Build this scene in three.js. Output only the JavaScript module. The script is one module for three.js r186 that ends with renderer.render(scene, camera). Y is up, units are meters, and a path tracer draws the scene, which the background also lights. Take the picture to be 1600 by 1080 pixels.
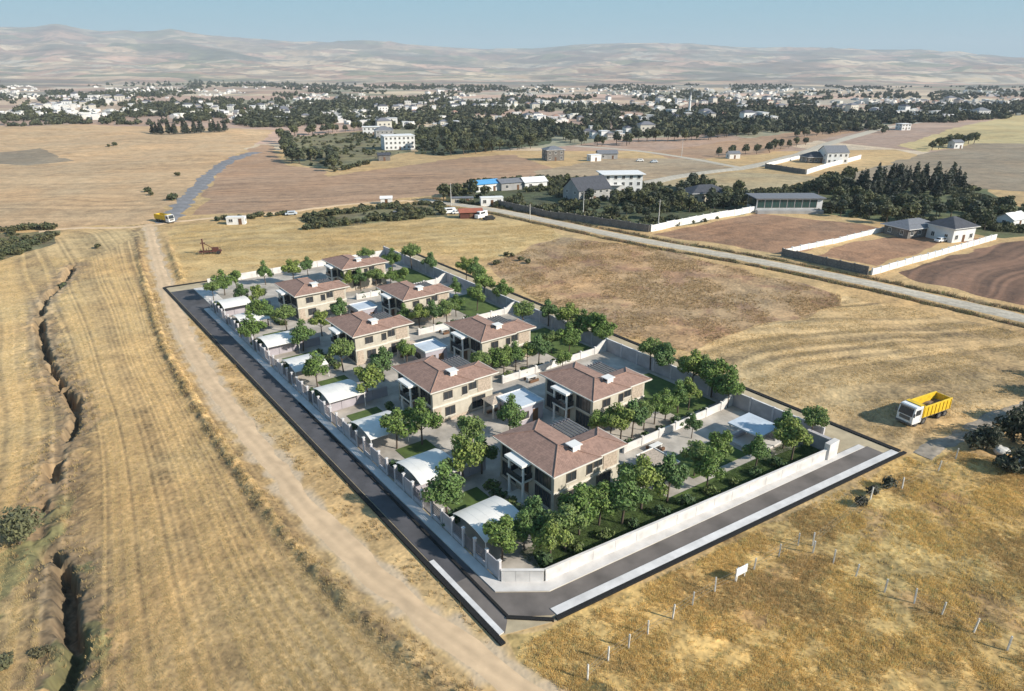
import * as THREE from 'three';
import { mergeGeometries } from 'three/addons/utils/BufferGeometryUtils.js';
import { RoundedBoxGeometry } from 'three/addons/geometries/RoundedBoxGeometry.js';

// ---------------------------------------------------------------- camera, sky, sun, exposure
const scene = new THREE.Scene();
const FOCAL = 1067, EYE = 50, HORIZON = 110;                 // photograph is 1600 x 1080
const PITCH = Math.atan((540 - HORIZON) / FOCAL);
const camera = new THREE.PerspectiveCamera(2 * Math.atan(540 / FOCAL) * 180 / Math.PI, 1600 / 1080, 1, 40000);
camera.position.set(0, EYE, 0);
camera.rotation.x = -PITCH;

const SUN_AZ = [0.925, 0.38], SUN_EL = 30 * Math.PI / 180;   // from the truck's shadow: x, z on the ground
const sunDir = new THREE.Vector3(SUN_AZ[0] * Math.cos(SUN_EL), Math.sin(SUN_EL), SUN_AZ[1] * Math.cos(SUN_EL)).normalize();
const sun = new THREE.DirectionalLight(new THREE.Color().setRGB(1.0, 0.93, 0.82), 4.6);
sun.position.copy(sunDir).multiplyScalar(600).add(new THREE.Vector3(0, 0, -120));
sun.target.position.set(0, 0, -120); scene.add(sun.target);
sun.castShadow = true; sun.shadow.mapSize.set(4096, 4096); sun.shadow.radius = 2;
Object.assign(sun.shadow.camera, { left: -260, right: 260, top: 260, bottom: -260, near: 10, far: 1500 });
scene.add(sun);

{ // clear autumn sky: pale at the horizon, bluer overhead
  const w = 16, h = 256, data = new Float32Array(w * h * 4);
  for (let j = 0; j < h; j++) {
    const e = Math.max(0, (j / (h - 1) - 0.5) * 2);          // 0 horizon .. 1 zenith
    const k = 1 - Math.pow(1 - e, 4.5), k2 = 1 - Math.exp(-e * 30);
    for (let i = 0; i < w; i++) {
      const o = (j * w + i) * 4;
      data[o] = (0.240 - 0.05 * k2) * (1 - k) + 0.088 * k;
      data[o + 1] = (0.370 + 0.012 * k2) * (1 - k) + 0.185 * k;
      data[o + 2] = (0.395 + 0.06 * k2) * (1 - k) + 0.33 * k;
      data[o + 3] = 1;
    }
  }
  const sky = new THREE.DataTexture(data, w, h, THREE.RGBAFormat, THREE.FloatType);
  sky.mapping = THREE.EquirectangularReflectionMapping; sky.magFilter = THREE.LinearFilter; sky.minFilter = THREE.LinearFilter; sky.needsUpdate = true;
  scene.background = sky; scene.environment = sky;
}
scene.fog = new THREE.FogExp2(new THREE.Color().setRGB(0.78, 0.88, 0.97), 0.000095);
const renderer = new THREE.WebGLRenderer({ antialias: true });
renderer.toneMapping = THREE.LinearToneMapping;
renderer.toneMappingExposure = 1.6;
renderer.shadowMap.enabled = true;
renderer.shadowMap.type = THREE.PCFSoftShadowMap;

// ---------------------------------------------------------------- random numbers and noise
let seedState = 12345;
function reseed(n) { seedState = (n * 2654435761) >>> 0; }
function rnd() { seedState = (seedState + 0x6D2B79F5) >>> 0; let t = seedState; t = Math.imul(t ^ (t >>> 15), t | 1); t ^= t + Math.imul(t ^ (t >>> 7), t | 61); return ((t ^ (t >>> 14)) >>> 0) / 4294967296; }
const rr = (a, b) => a + (b - a) * rnd();
reseed(7);
const LAT = new Float32Array(65536); for (let i = 0; i < 65536; i++) LAT[i] = rnd();
function vn(x, y) {
  const xi = Math.floor(x), yi = Math.floor(y); let fx = x - xi, fy = y - yi;
  fx = fx * fx * (3 - 2 * fx); fy = fy * fy * (3 - 2 * fy);
  const a = (yi & 255) << 8, b = ((yi + 1) & 255) << 8, c = xi & 255, d = (xi + 1) & 255;
  const p = LAT[a + c], q = LAT[a + d], r = LAT[b + c], s = LAT[b + d];
  const t = p + (q - p) * fx; return t + (r + (s - r) * fx - t) * fy;
}
function fbm(x, y, o = 4) { let s = 0, a = 0.5, n = 0; for (let i = 0; i < o; i++) { s += a * vn(x + i * 17.3, y + i * 9.1); n += a; a *= 0.5; x = x * 2.03; y = y * 2.03; } return s / n; }
const clamp = (x, a = 0, b = 1) => x < a ? a : x > b ? b : x;
const sst = (a, b, x) => { const t = clamp((x - a) / (b - a)); return t * t * (3 - 2 * t); };
const mix = (a, b, t) => a + (b - a) * t;

// ---------------------------------------------------------------- survey: points of the photograph on the level ground, and the estate's own axes
function ground(px, py, h = 0) {                              // -> [x, d]: metres to the side and ahead of the point below the drone
  const dx = (px - 800) / FOCAL, dy = -(py - 540) / FOCAL;
  const Y = -Math.sin(PITCH) + dy * Math.cos(PITCH), Z = Math.cos(PITCH) + dy * Math.sin(PITCH);
  const t = -(EYE - h) / Y; return [dx * t, Z * t];
}
const ORG = ground(785, 1005), VD = [-0.60169, 0.79873], UD = [0.79873, 0.60169], TURN = Math.atan2(UD[1], UD[0]);
const plot = (u, v) => [ORG[0] + u * UD[0] + v * VD[0], ORG[1] + u * UD[1] + v * VD[1]];
const toPlot = (x, d) => { const a = x - ORG[0], b = d - ORG[1]; return [a * UD[0] + b * UD[1], a * VD[0] + b * VD[1]]; };

function inPoly(p, x, y) { let c = false; for (let i = 0, j = p.length - 1; i < p.length; j = i++) { const a = p[i], b = p[j]; if ((a[1] > y) !== (b[1] > y) && x < (b[0] - a[0]) * (y - a[1]) / (b[1] - a[1]) + a[0]) c = !c; } return c; }
function segDist(x, y, a, b) { const dx = b[0] - a[0], dy = b[1] - a[1]; const t = clamp(((x - a[0]) * dx + (y - a[1]) * dy) / (dx * dx + dy * dy)); return Math.hypot(x - a[0] - t * dx, y - a[1] - t * dy); }
function polyDist(p, x, y) { let m = 1e9; for (let i = 1; i < p.length; i++) m = Math.min(m, segDist(x, y, p[i - 1], p[i])); return m; }
const G = list => list.map(p => ground(p[0], p[1]));
function smooth(pts, step) {                                   // Catmull-Rom through ground points
  const c = new THREE.CatmullRomCurve3(pts.map(p => new THREE.Vector3(p[0], 0, p[1])), false, 'centripetal');
  const n = Math.max(2, Math.round(c.getLength() / step)); return c.getSpacedPoints(n).map(v => [v.x, v.z]);
}

// ---------------------------------------------------------------- lines on the land
const GULLY = smooth(G([[112, 415], [96, 440], [68, 470], [62, 510], [75, 560], [95, 602], [114, 628], [117, 655], [98, 695], [84, 725], [78, 765], [66, 810], [58, 850], [82, 868], [99, 895], [103, 940], [105, 980], [121, 1010], [104, 1045], [96, 1085], [92, 1140]]), 1.2);
const TRACK = smooth(G([[232, 352], [240, 385], [250, 420], [262, 455], [292, 530], [350, 625], [430, 728], [520, 835], [640, 945], [742, 1022], [830, 1085], [930, 1150]]), 2);
const GRAVEL = smooth(G([[660, 312], [700, 318], [760, 326], [860, 346], [1000, 375], [1180, 407], [1350, 441], [1480, 470], [1600, 498], [1760, 536]]), 3);
const LANE = smooth(G([[262, 348], [282, 322], [306, 296], [330, 272], [350, 255], [375, 245], [400, 238]]), 4);
const CROSSWAY = smooth(G([[60, 362], [110, 357], [180, 356], [235, 352], [262, 348]]), 3);
const FIELDWAY = smooth(G([[262, 348], [330, 341], [440, 332], [560, 318], [660, 312]]), 4);
const FARROAD = smooth(G([[1000, 288], [1060, 276], [1110, 268], [1160, 262], [1230, 245], [1330, 214], [1420, 195], [1500, 184], [1590, 176]]), 12);
const FARLANE = smooth(G([[1160, 262], [1110, 252], [1040, 240], [980, 232], [900, 226]]), 10);
const SIDEWAY = smooth(G([[1440, 712], [1490, 688], [1540, 660], [1600, 634], [1680, 602]]), 2);

const NEAR = { x0: -160, x1: 120, d0: 20, d1: 300 };
function distGrid(poly, step = 2) {
  const nx = (NEAR.x1 - NEAR.x0) / step + 1, nd = (NEAR.d1 - NEAR.d0) / step + 1, g = new Float32Array(nx * nd);
  for (let j = 0; j < nd; j++) for (let i = 0; i < nx; i++) g[j * nx + i] = polyDist(poly, NEAR.x0 + i * step, NEAR.d0 + j * step);
  return (x, d) => { let a = clamp((x - NEAR.x0) / step, 0, nx - 1.001), b = clamp((d - NEAR.d0) / step, 0, nd - 1.001); const i = a | 0, j = b | 0; a -= i; b -= j; const k = j * nx + i; return mix(mix(g[k], g[k + 1], a), mix(g[k + nx], g[k + nx + 1], a), b); };
}
const COMB = smooth(G([[40, 380], [58, 430], [88, 520], [128, 650], [136, 780], [124, 950], [108, 1150]]), 3), dComb = distGrid(COMB), dGully = distGrid(GULLY, 1), dTrack = distGrid(TRACK), dGravel = distGrid(GRAVEL);

// ---------------------------------------------------------------- height of the land
const RIDGE = [[-45, 52], [0, 58], [60, 58], [105, 51], [150, 60], [205, 58], [235, 63], [280, 56], [330, 62], [400, 68], [480, 69], [555, 67], [640, 72], [760, 79], [830, 79], [900, 74], [1000, 71], [1080, 72], [1150, 78], [1290, 80], [1400, 83], [1460, 87], [1540, 93], [1600, 97], [1660, 100]];
function ridgeAngle(px) { for (let i = 1; i < RIDGE.length; i++) if (px <= RIDGE[i][0]) { const a = RIDGE[i - 1], b = RIDGE[i], t = clamp((px - a[0]) / (b[0] - a[0])); return Math.tan(Math.atan((540 - mix(a[1], b[1], t)) / FOCAL) - PITCH); } return 0.01; }
function height(x, d) {
  let h = 0;
  const r = Math.hypot(x, d);
  if (d > 300 || Math.abs(x) > 200) {
    const far = sst(330, 620, r);
    h += far * (fbm(x / 210 + 3, d / 210 + 8, 3) - 0.5) * 7 * (1 - sst(1300, 2600, r));
    const w = sst(-120, -300, x) * sst(300, 420, d) * (1 - sst(700, 900, d)); h += w * (fbm(x / 90 + 1, d / 75 + 4, 3) - 0.42) * 9;
  }
  if (r > 1500 && d > 0) {
    const zc = d * Math.cos(PITCH), px = 800 + FOCAL * x / (d * 0.93 + 19);
    const R = 11500, up = sst(1600, R, r), top = Math.max(20, ridgeAngle(clamp(px, -45, 1660)) * R + EYE);
    const back = 1 - sst(R, R + 3800, r) * 0.5;
    h += top * Math.pow(up, 1.9) * back * (0.93 + 0.12 * fbm(x / 900 + 5, d / 900 + 1, 4) * 1.2);
    const mid = sst(1900, 3600, r) * (1 - sst(9000, R, r));
    h += mid * (fbm(x / 1500 + 2, d / 1100 + 7, 5) - 0.5) * 120 * sst(2000, 6500, r) + mid * (fbm(x / 420, d / 420 + 3, 3) - 0.5) * 30;
    const rg = 1 - Math.abs(2 * fbm(x / 950 + 11, d / 620 + 5, 4) - 1); h += sst(2600, 6500, r) * (rg * rg - 0.65) * 60;
  } else if (r > 1500) h += sst(1600, 9000, r) * 140 * fbm(x / 1500, d / 1500, 3);
  const inN = sst(0, 12, Math.min(x - NEAR.x0, NEAR.x1 - x, d - NEAR.d0, NEAR.d1 - d));
  if (inN > 0) {
    const [u, v] = toPlot(x, d);
    const out = Math.max(-2 - u, u - 67, -7.5 - v, v - 143.5);
    const wild = sst(0, 2.5, out);
    const gv = dGravel(x, d), tk = dTrack(x, d), gl = dGully(x, d);
    let n = (fbm(x / 7 + 40, d / 7 + 12, 3) - 0.5) * 0.45;
    n *= sst(1.5, 4, tk) * sst(2, 5, gv);
    // rough grass on the near-camera side is lumpy
    n += (1 - sst(84, 130, d)) * sst(2, 30, x - (d - 46) * 0.2) * (fbm(x / 1.7, d / 1.7, 2) - 0.5) * 0.34;
    // bank of clods thrown up between stubble and track
    const bank = Math.exp(-Math.pow((tk - 4.2) / 0.8, 2)) * (0.2 + 0.55 * vn(x / 1.3, d / 1.3) + 0.5 * vn(x / 0.6 + 7, d / 0.6)) * 0.95;
    n += bank * (1 - sst(190, 230, d));
    n -= Math.exp(-Math.pow((tk - 1) / 0.35, 2)) * 0.07;
    // ditch beside the gravel road
    n -= Math.exp(-Math.pow((gv - 5.2) / 1.1, 2)) * 0.55 * (0.5 + vn(x / 3, d / 3));
    // gully
    const cut = 0.40 + 0.55 * vn(x / 5 + 9, d / 5 + 2) + (vn(x / 1.1, d / 1.1) - 0.5) * 0.8;
    const pinch = Math.max(1 - sst(61, 64, d) * (1 - sst(86, 91, d)), sst(0.62, 0.7, vn(x / 5 + 70, d / 5 + 31)) * 0.8);
    n -= (1 - sst(cut * 0.75, cut * 1.05 + 0.2, gl)) * mix(0.3, 2.6, pinch);
    n += (1 - sst(1.2, 6, gl)) * ((fbm(x / 2, d / 2, 2) - 0.5) * 0.7 + (vn(x / 0.8 + 3, d / 0.8) - 0.5) * 0.5) - (1 - sst(2, 9, gl)) * 0.2;
    n += sst(4, 14, gl) * 0;
    h += inN * mix(-0.1, n, wild);
  }
  return h;
}
const at = (px, py, dh = 0) => { const [x, d] = ground(px, py, dh); return new THREE.Vector3(x, height(x, d), -d); };

// ---------------------------------------------------------------- bookkeeping of names, labels, groups
const taken = {};
function numbered(n) { taken[n] = (taken[n] || 0) + 1; return taken[n] === 1 ? n : n + '_' + String(taken[n] - 1).padStart(3, '0'); }
function tag(o, label, category, group, kind) { o.userData.label = label; if (category) o.userData.category = category; if (group) o.userData.group = group; if (kind) o.userData.kind = kind; return o; }
function shade(o) { o.traverse(c => { if (c.isMesh) { c.castShadow = true; c.receiveShadow = true; } }); return o; }
function thing(name, label, category, pos, turn = 0, group) { const o = new THREE.Group(); o.name = numbered(name); if (pos) o.position.copy(pos); o.rotation.y = turn; tag(o, label, category, group); scene.add(o); return o; }
function part(name, geo, mat, parent) { const m = new THREE.Mesh(geo, mat); m.name = name; m.castShadow = m.receiveShadow = true; parent.add(m); return m; }
function structure(name, geo, mat, label) { const m = new THREE.Mesh(geo, mat); m.name = numbered(name); m.castShadow = m.receiveShadow = true; m.userData.kind = 'structure'; if (label) m.userData.label = label; scene.add(m); return m; }
function copyOf(o, label) { const c = o.clone(); c.name = numbered(o.name.replace(/_\d{3}$/, '')); c.userData = { ...o.userData }; if (label) c.userData.label = label; scene.add(c); return c; }
const ORD = ['first', 'second', 'third', 'fourth', 'fifth', 'sixth', 'seventh', 'eighth', 'ninth', 'tenth', 'eleventh', 'twelfth', 'thirteenth', 'fourteenth', 'fifteenth', 'sixteenth', 'seventeenth', 'eighteenth', 'nineteenth', 'twentieth', 'twenty-first', 'twenty-second', 'twenty-third', 'twenty-fourth'];
for (let i = 24; i < 60; i++) ORD.push(i % 10 === 9 ? ['thirtieth', 'fortieth', 'fiftieth', 'sixtieth'][(i - 29) / 10] : ['twenty', 'thirty', 'forty', 'fifty'][Math.floor((i + 1) / 10) - 2] + '-' + ORD[i % 10]);

// ---------------------------------------------------------------- materials
function tex(n, fn, { srgb = true, rep = 1, data } = {}) {     // fn(i, j) -> [r, g, b] linear 0..1 or a number
  const a = new Uint8Array(n * n * 4);
  for (let j = 0; j < n; j++) for (let i = 0; i < n; i++) {
    const c = fn(i / n, j / n), o = (j * n + i) * 4;
    for (let k = 0; k < 3; k++) { const v = clamp(typeof c === 'number' ? c : c[k]); a[o + k] = 255 * (srgb ? (v <= 0.0031308 ? v * 12.92 : 1.055 * Math.pow(v, 1 / 2.4) - 0.055) : v) + 0.5; }
    a[o + 3] = 255;
  }
  const t = new THREE.DataTexture(a, n, n, THREE.RGBAFormat, THREE.UnsignedByteType);
  t.magFilter = THREE.LinearFilter; t.minFilter = THREE.LinearMipmapLinearFilter; t.generateMipmaps = true; t.wrapS = t.wrapT = THREE.RepeatWrapping;
  if (srgb) t.colorSpace = THREE.SRGBColorSpace; t.repeat.set(rep, rep); t.needsUpdate = true; return t;
}
const tn = (x, y, p, s = 0) => { // tiling noise with p cells over 0..1
  const X = x * p, Y = y * p, xi = Math.floor(X), yi = Math.floor(Y); let fx = X - xi, fy = Y - yi; fx = fx * fx * (3 - 2 * fx); fy = fy * fy * (3 - 2 * fy);
  const L = (a, b) => LAT[((((b % p) + p) % p + s * 31) & 255) * 256 + ((((a % p) + p) % p + s * 57) & 255)];
  return mix(mix(L(xi, yi), L(xi + 1, yi), fx), mix(L(xi, yi + 1), L(xi + 1, yi + 1), fx), fy);
};
const tfbm = (x, y, p, o = 4, s = 0) => { let v = 0, a = 0.5, n = 0; for (let i = 0; i < o; i++) { v += a * tn(x, y, p << i, s + i); n += a; a *= 0.5; } return v / n; };
const mottled = (c, amt, p, o = 5, s = 0) => tex(256, (x, y) => { const k = 1 + (tfbm(x, y, p, o, s) - 0.5) * amt * 2; return [c[0] * k, c[1] * k, c[2] * k]; });
function std(color, rough = 0.85, extra = {}) { const m = new THREE.MeshStandardMaterial({ roughness: rough, metalness: 0, side: THREE.DoubleSide, ...extra }); if (Array.isArray(color)) m.color.setRGB(...color); return m; }
function mapped(c, amt, p, metres, rough = 0.9, extra = {}) { const t = mottled(c, amt, p, 5, (c[0] * 100) | 0); t.repeat.set(1 / metres, 1 / metres); return std(null, rough, { map: t, ...extra }); }
function leafy(t = 0.3) { return new THREE.MeshPhysicalMaterial({ vertexColors: true, roughness: 0.9, transmission: t, thickness: 0, side: THREE.DoubleSide }); }
const M = {
  asphaltShaded: mapped([0.080, 0.076, 0.080], 0.6, 4, 9, 0.85),  // shadow lying over the gated-side road, painted into the asphalt colour
  asphaltGrey: mapped([0.130, 0.112, 0.100], 0.5, 4, 9, 0.9),
  kerbWhite: mapped([0.62, 0.60, 0.58], 0.25, 5, 5, 0.8),
  pathWhite: mapped([0.56, 0.53, 0.50], 0.22, 5, 6, 0.85),
  paving: mapped([0.40, 0.36, 0.31], 0.45, 6, 9, 0.85),
  black: std([0.008, 0.008, 0.008], 1),
  wallWhite: mapped([0.64, 0.61, 0.58], 0.36, 4, 7, 0.85),
  wallGrey: mapped([0.40, 0.385, 0.40], 0.4, 4, 6, 0.85),
  slat: std([0.16, 0.15, 0.16], 0.6),
  postGrey: mapped([0.47, 0.45, 0.46], 0.2, 4, 3, 0.8),
  canopy: mapped([0.70, 0.675, 0.625], 0.12, 4, 4, 0.9),
  villaWall: mapped([0.47, 0.425, 0.345], 0.22, 5, 3, 0.85),
  villaStone: mapped([0.42, 0.34, 0.265], 0.4, 12, 2.5, 0.85),
  villaTrim: std([0.66, 0.62, 0.55], 0.7),
  fascia: std([0.42, 0.38, 0.31], 0.8),
  villaWhite: std([0.72, 0.70, 0.66], 0.6),
  glass: std([0.035, 0.04, 0.045], 0.12, { metalness: 0.0 }),
  frame: std([0.11, 0.09, 0.075], 0.5),
  door: std([0.14, 0.07, 0.035], 0.5),
  slateFlat: mapped([0.13, 0.135, 0.13], 0.5, 8, 3, 0.9),
  annexRoof: mapped([0.50, 0.55, 0.60], 0.2, 4, 4, 0.6),
  annexWall: mapped([0.36, 0.33, 0.36], 0.2, 4, 4, 0.8),
  gravel: mapped([0.43, 0.38, 0.30], 0.35, 8, 5, 0.95, { vertexColors: true }),
  dirt: mapped([0.58, 0.415, 0.255], 0.32, 4, 9, 0.95, { vertexColors: true }),
  oldAsphalt: mapped([0.20, 0.195, 0.20], 0.35, 6, 8, 0.95, { vertexColors: true }),
  bark: std([0.10, 0.075, 0.055], 0.95),
  leaf: leafy(),
  concretePost: mapped([0.62, 0.60, 0.56], 0.3, 4, 1, 0.9),
  wire: std([0.25, 0.24, 0.23], 0.6),
  yellow: mapped([0.70, 0.46, 0.022], 0.3, 5, 2, 0.55),
  truckWhite: std([0.75, 0.75, 0.74], 0.35),
  rubber: std([0.02, 0.02, 0.021], 0.85),
  steel: std([0.12, 0.115, 0.11], 0.6),
  rust: mapped([0.10, 0.035, 0.025], 0.5, 6, 1.5, 0.9),
  soil: mapped([0.16, 0.115, 0.08], 0.5, 6, 1.5, 0.95),
  sideTrack: mapped([0.27, 0.225, 0.175], 0.5, 8, 5, 0.95, { vertexColors: true }),
  rock: mapped([0.58, 0.56, 0.52], 0.3, 5, 1, 0.9),
  // houses of the countryside
  white: mapped([0.70, 0.69, 0.67], 0.15, 4, 5, 0.8), cream: mapped([0.55, 0.48, 0.37], 0.2, 4, 5, 0.85), grey: mapped([0.34, 0.33, 0.32], 0.25, 4, 5, 0.85),
  darkRoof: mapped([0.055, 0.058, 0.070], 0.4, 6, 3, 0.8), greyRoof: mapped([0.16, 0.165, 0.18], 0.3, 6, 3, 0.75), blueRoof: mapped([0.10, 0.33, 0.60], 0.2, 6, 3, 0.5), redRoof: mapped([0.30, 0.10, 0.06], 0.3, 6, 3, 0.85),
  stone: mapped([0.17, 0.155, 0.14], 0.5, 10, 3, 0.95), greenGlass: std([0.03, 0.075, 0.07], 0.2),
};
M.roofTile = (() => {
  const t = tex(512, (x, y) => { // 4 m x 4 m, 12 courses of 16 tiles
    const row = Math.floor(y * 12), fx = x * 16 + (row % 2) * 0.5, k = Math.floor(fx) % 16;
    const tone = 0.86 + 0.28 * LAT[(row * 37 + k * 11) & 65535] + (tfbm(x, y, 4, 4, 3) - 0.5) * 0.25;
    return [0.290 * tone, 0.178 * tone, 0.136 * tone];
  }); t.repeat.set(0.25, 0.25);
  const b = tex(512, (x, y) => { const ry = (y * 12) % 1, fx = (x * 16 + (Math.floor(y * 12) % 2) * 0.5) % 1; return 0.5 * (1 - ry) + 0.5 * Math.sin(fx * Math.PI); }, { srgb: false }); b.repeat.set(0.25, 0.25);
  return std(null, 0.85, { map: t, bumpMap: b, bumpScale: 0.03 });
})();
M.lawn = (() => { const t = tex(512, (x, y) => { const k = 0.6 + 0.8 * tfbm(x, y, 8, 6, 2), q = tn(x, y, 256, 5); return [(0.055 + 0.03 * q) * k, (0.098 + 0.02 * q) * k, 0.022 * k]; }); t.repeat.set(1 / 8, 1 / 8); return std(null, 0.95, { map: t }); })();
// ---------------------------------------------------------------- the land: five nested sheets with one height and one colour rule
const STRAW = [0.46, 0.308, 0.142], BROWNGRASS = [0.355, 0.232, 0.122], GOLD = [0.48, 0.32, 0.120], TAN = [0.46, 0.308, 0.168], PLOUGH = [0.345, 0.215, 0.128], REDSOIL = [0.27, 0.150, 0.083], DARKSOIL = [0.165, 0.090, 0.055], GREYFIELD = [0.245, 0.19, 0.125], YELLOW = [0.46, 0.36, 0.17], GREEN = [0.065, 0.078, 0.032], OLIVE = [0.17, 0.155, 0.075];
// each: corners in the photograph, colour, furrow direction (radians from x), furrow period m, strength, weediness
const FIELDS = [
  [[[-400, 372], [0, 360], [235, 350], [345, 256], [430, 206], [0, 198], [-400, 196]], TAN, 0.12, 9, 0.10, 0.3],
  [[[0, 236], [60, 232], [110, 248], [40, 254], [-120, 252], [-120, 236]], GREYFIELD, 0.2, 6, 0.06, 0.3],
  [[[305, 337], [345, 256], [405, 226], [428, 228], [440, 256], [498, 262], [514, 276], [720, 246], [800, 240], [862, 262], [830, 284], [740, 280], [692, 304], [560, 318], [440, 331]], PLOUGH, 0.22, 5, 0.14, 0.2],
  [[[262, 352], [440, 336], [640, 318], [700, 330], [860, 352], [872, 370], [760, 410], [640, 392], [270, 440]], [0.46, 0.322, 0.142], 0.35, 7, 0.12, 0.35],
  [[[872, 372], [1010, 384], [1315, 462], [1310, 478], [1180, 512], [1065, 548], [960, 522], [840, 470], [758, 415], [800, 398]], BROWNGRASS, 0.5, 11, 0.08, 0.9],
  [[[1065, 548], [1310, 478], [1330, 462], [1620, 525], [1900, 600], [1600, 640], [1440, 712], [1290, 660], [1160, 606]], [0.43, 0.300, 0.148], 0.32, 5, 0.30, 0.6],
  [[[1025, 366], [1180, 334], [1350, 350], [1390, 358], [1226, 396]], REDSOIL, 0.5, 6, 0.10, 0.5],
  [[[1262, 398], [1422, 362], [1525, 372], [1362, 414]], REDSOIL, 0.5, 6, 0.08, 0.6],
  [[[1400, 424], [1556, 380], [1640, 372], [1900, 420], [1900, 520], [1600, 476], [1440, 440]], DARKSOIL, 0.62, 3.2, 0.35, 0.3],
  [[[1290, 280], [1380, 258], [1440, 240], [1530, 224], [1800, 226], [1800, 305], [1540, 296], [1400, 288]], GREYFIELD, 0.25, 9, 0.10, 0.3],
  [[[1400, 228], [1480, 206], [1600, 176], [1800, 170], [1800, 226], [1530, 224], [1440, 238]], YELLOW, 0.2, 12, 0.08, 0.2],
  [[[1010, 236], [1120, 222], [1320, 198], [1340, 206], [1180, 240], [1060, 250]], PLOUGH, 0.25, 8, 0.08, 0.3],
  [[[830, 268], [960, 246], [1100, 246], [1150, 264], [1000, 284], [860, 282]], [0.34, 0.25, 0.155], 0.2, 8, 0.08, 0.4],
  [[[1000, 290], [1150, 268], [1290, 276], [1200, 300], [1060, 300]], [0.38, 0.29, 0.16], 0.2, 8, 0.08, 0.3],
  [[[445, 250], [450, 214], [590, 202], [640, 212], [640, 236], [520, 266]], OLIVE, 0.2, 6, 0.2, 0.9],
  [[[650, 240], [648, 200], [860, 196], [860, 224], [700, 242]], GREEN, 0, 9, 0, 0.9],
  [[[690, 314], [740, 284], [880, 276], [1060, 292], [1190, 300], [1180, 332], [1015, 362], [780, 324]], GREEN, 0.3, 9, 0.0, 0.9],
  [[[1180, 302], [1300, 280], [1540, 296], [1600, 330], [1700, 360], [1560, 372], [1420, 350], [1250, 330]], [0.10, 0.115, 0.045], 0.3, 9, 0.1, 0.9],
  [[[470, 340], [600, 322], [690, 318], [700, 338], [500, 356]], OLIVE, 0.2, 5, 0.2, 0.9],
  [[[-200, 372], [88, 360], [78, 382], [0, 410], [-200, 430]], OLIVE, 0.4, 6, 0.2, 0.9],
  [[[800, 965], [870, 968], [1410, 712], [1480, 700], [1900, 800], [1900, 1300], [780, 1300], [795, 1040]], GOLD, 0.3, 5, 0.0, 1.0],
].map(([p, c, a, per, s, w]) => { const poly = G(p); let b = [1e9, -1e9, 1e9, -1e9]; for (const q of poly) { b = [Math.min(b[0], q[0]), Math.max(b[1], q[0]), Math.min(b[2], q[1]), Math.max(b[3], q[1])]; } return { poly, c, ca: Math.cos(a), sa: Math.sin(a), per, s, w, b }; });
const PALETTE = [[0.46, 0.34, 0.235], [0.50, 0.39, 0.26], [0.39, 0.26, 0.185], [0.54, 0.42, 0.29], [0.33, 0.225, 0.165], [0.47, 0.315, 0.23], [0.24, 0.22, 0.14], [0.44, 0.37, 0.28]];
const ROADS = [[GRAVEL, 4.2], [LANE, 7], [CROSSWAY, 2.6], [FIELDWAY, 2.4]];
const CLEAR = [0, 0, 0, 0];
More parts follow.
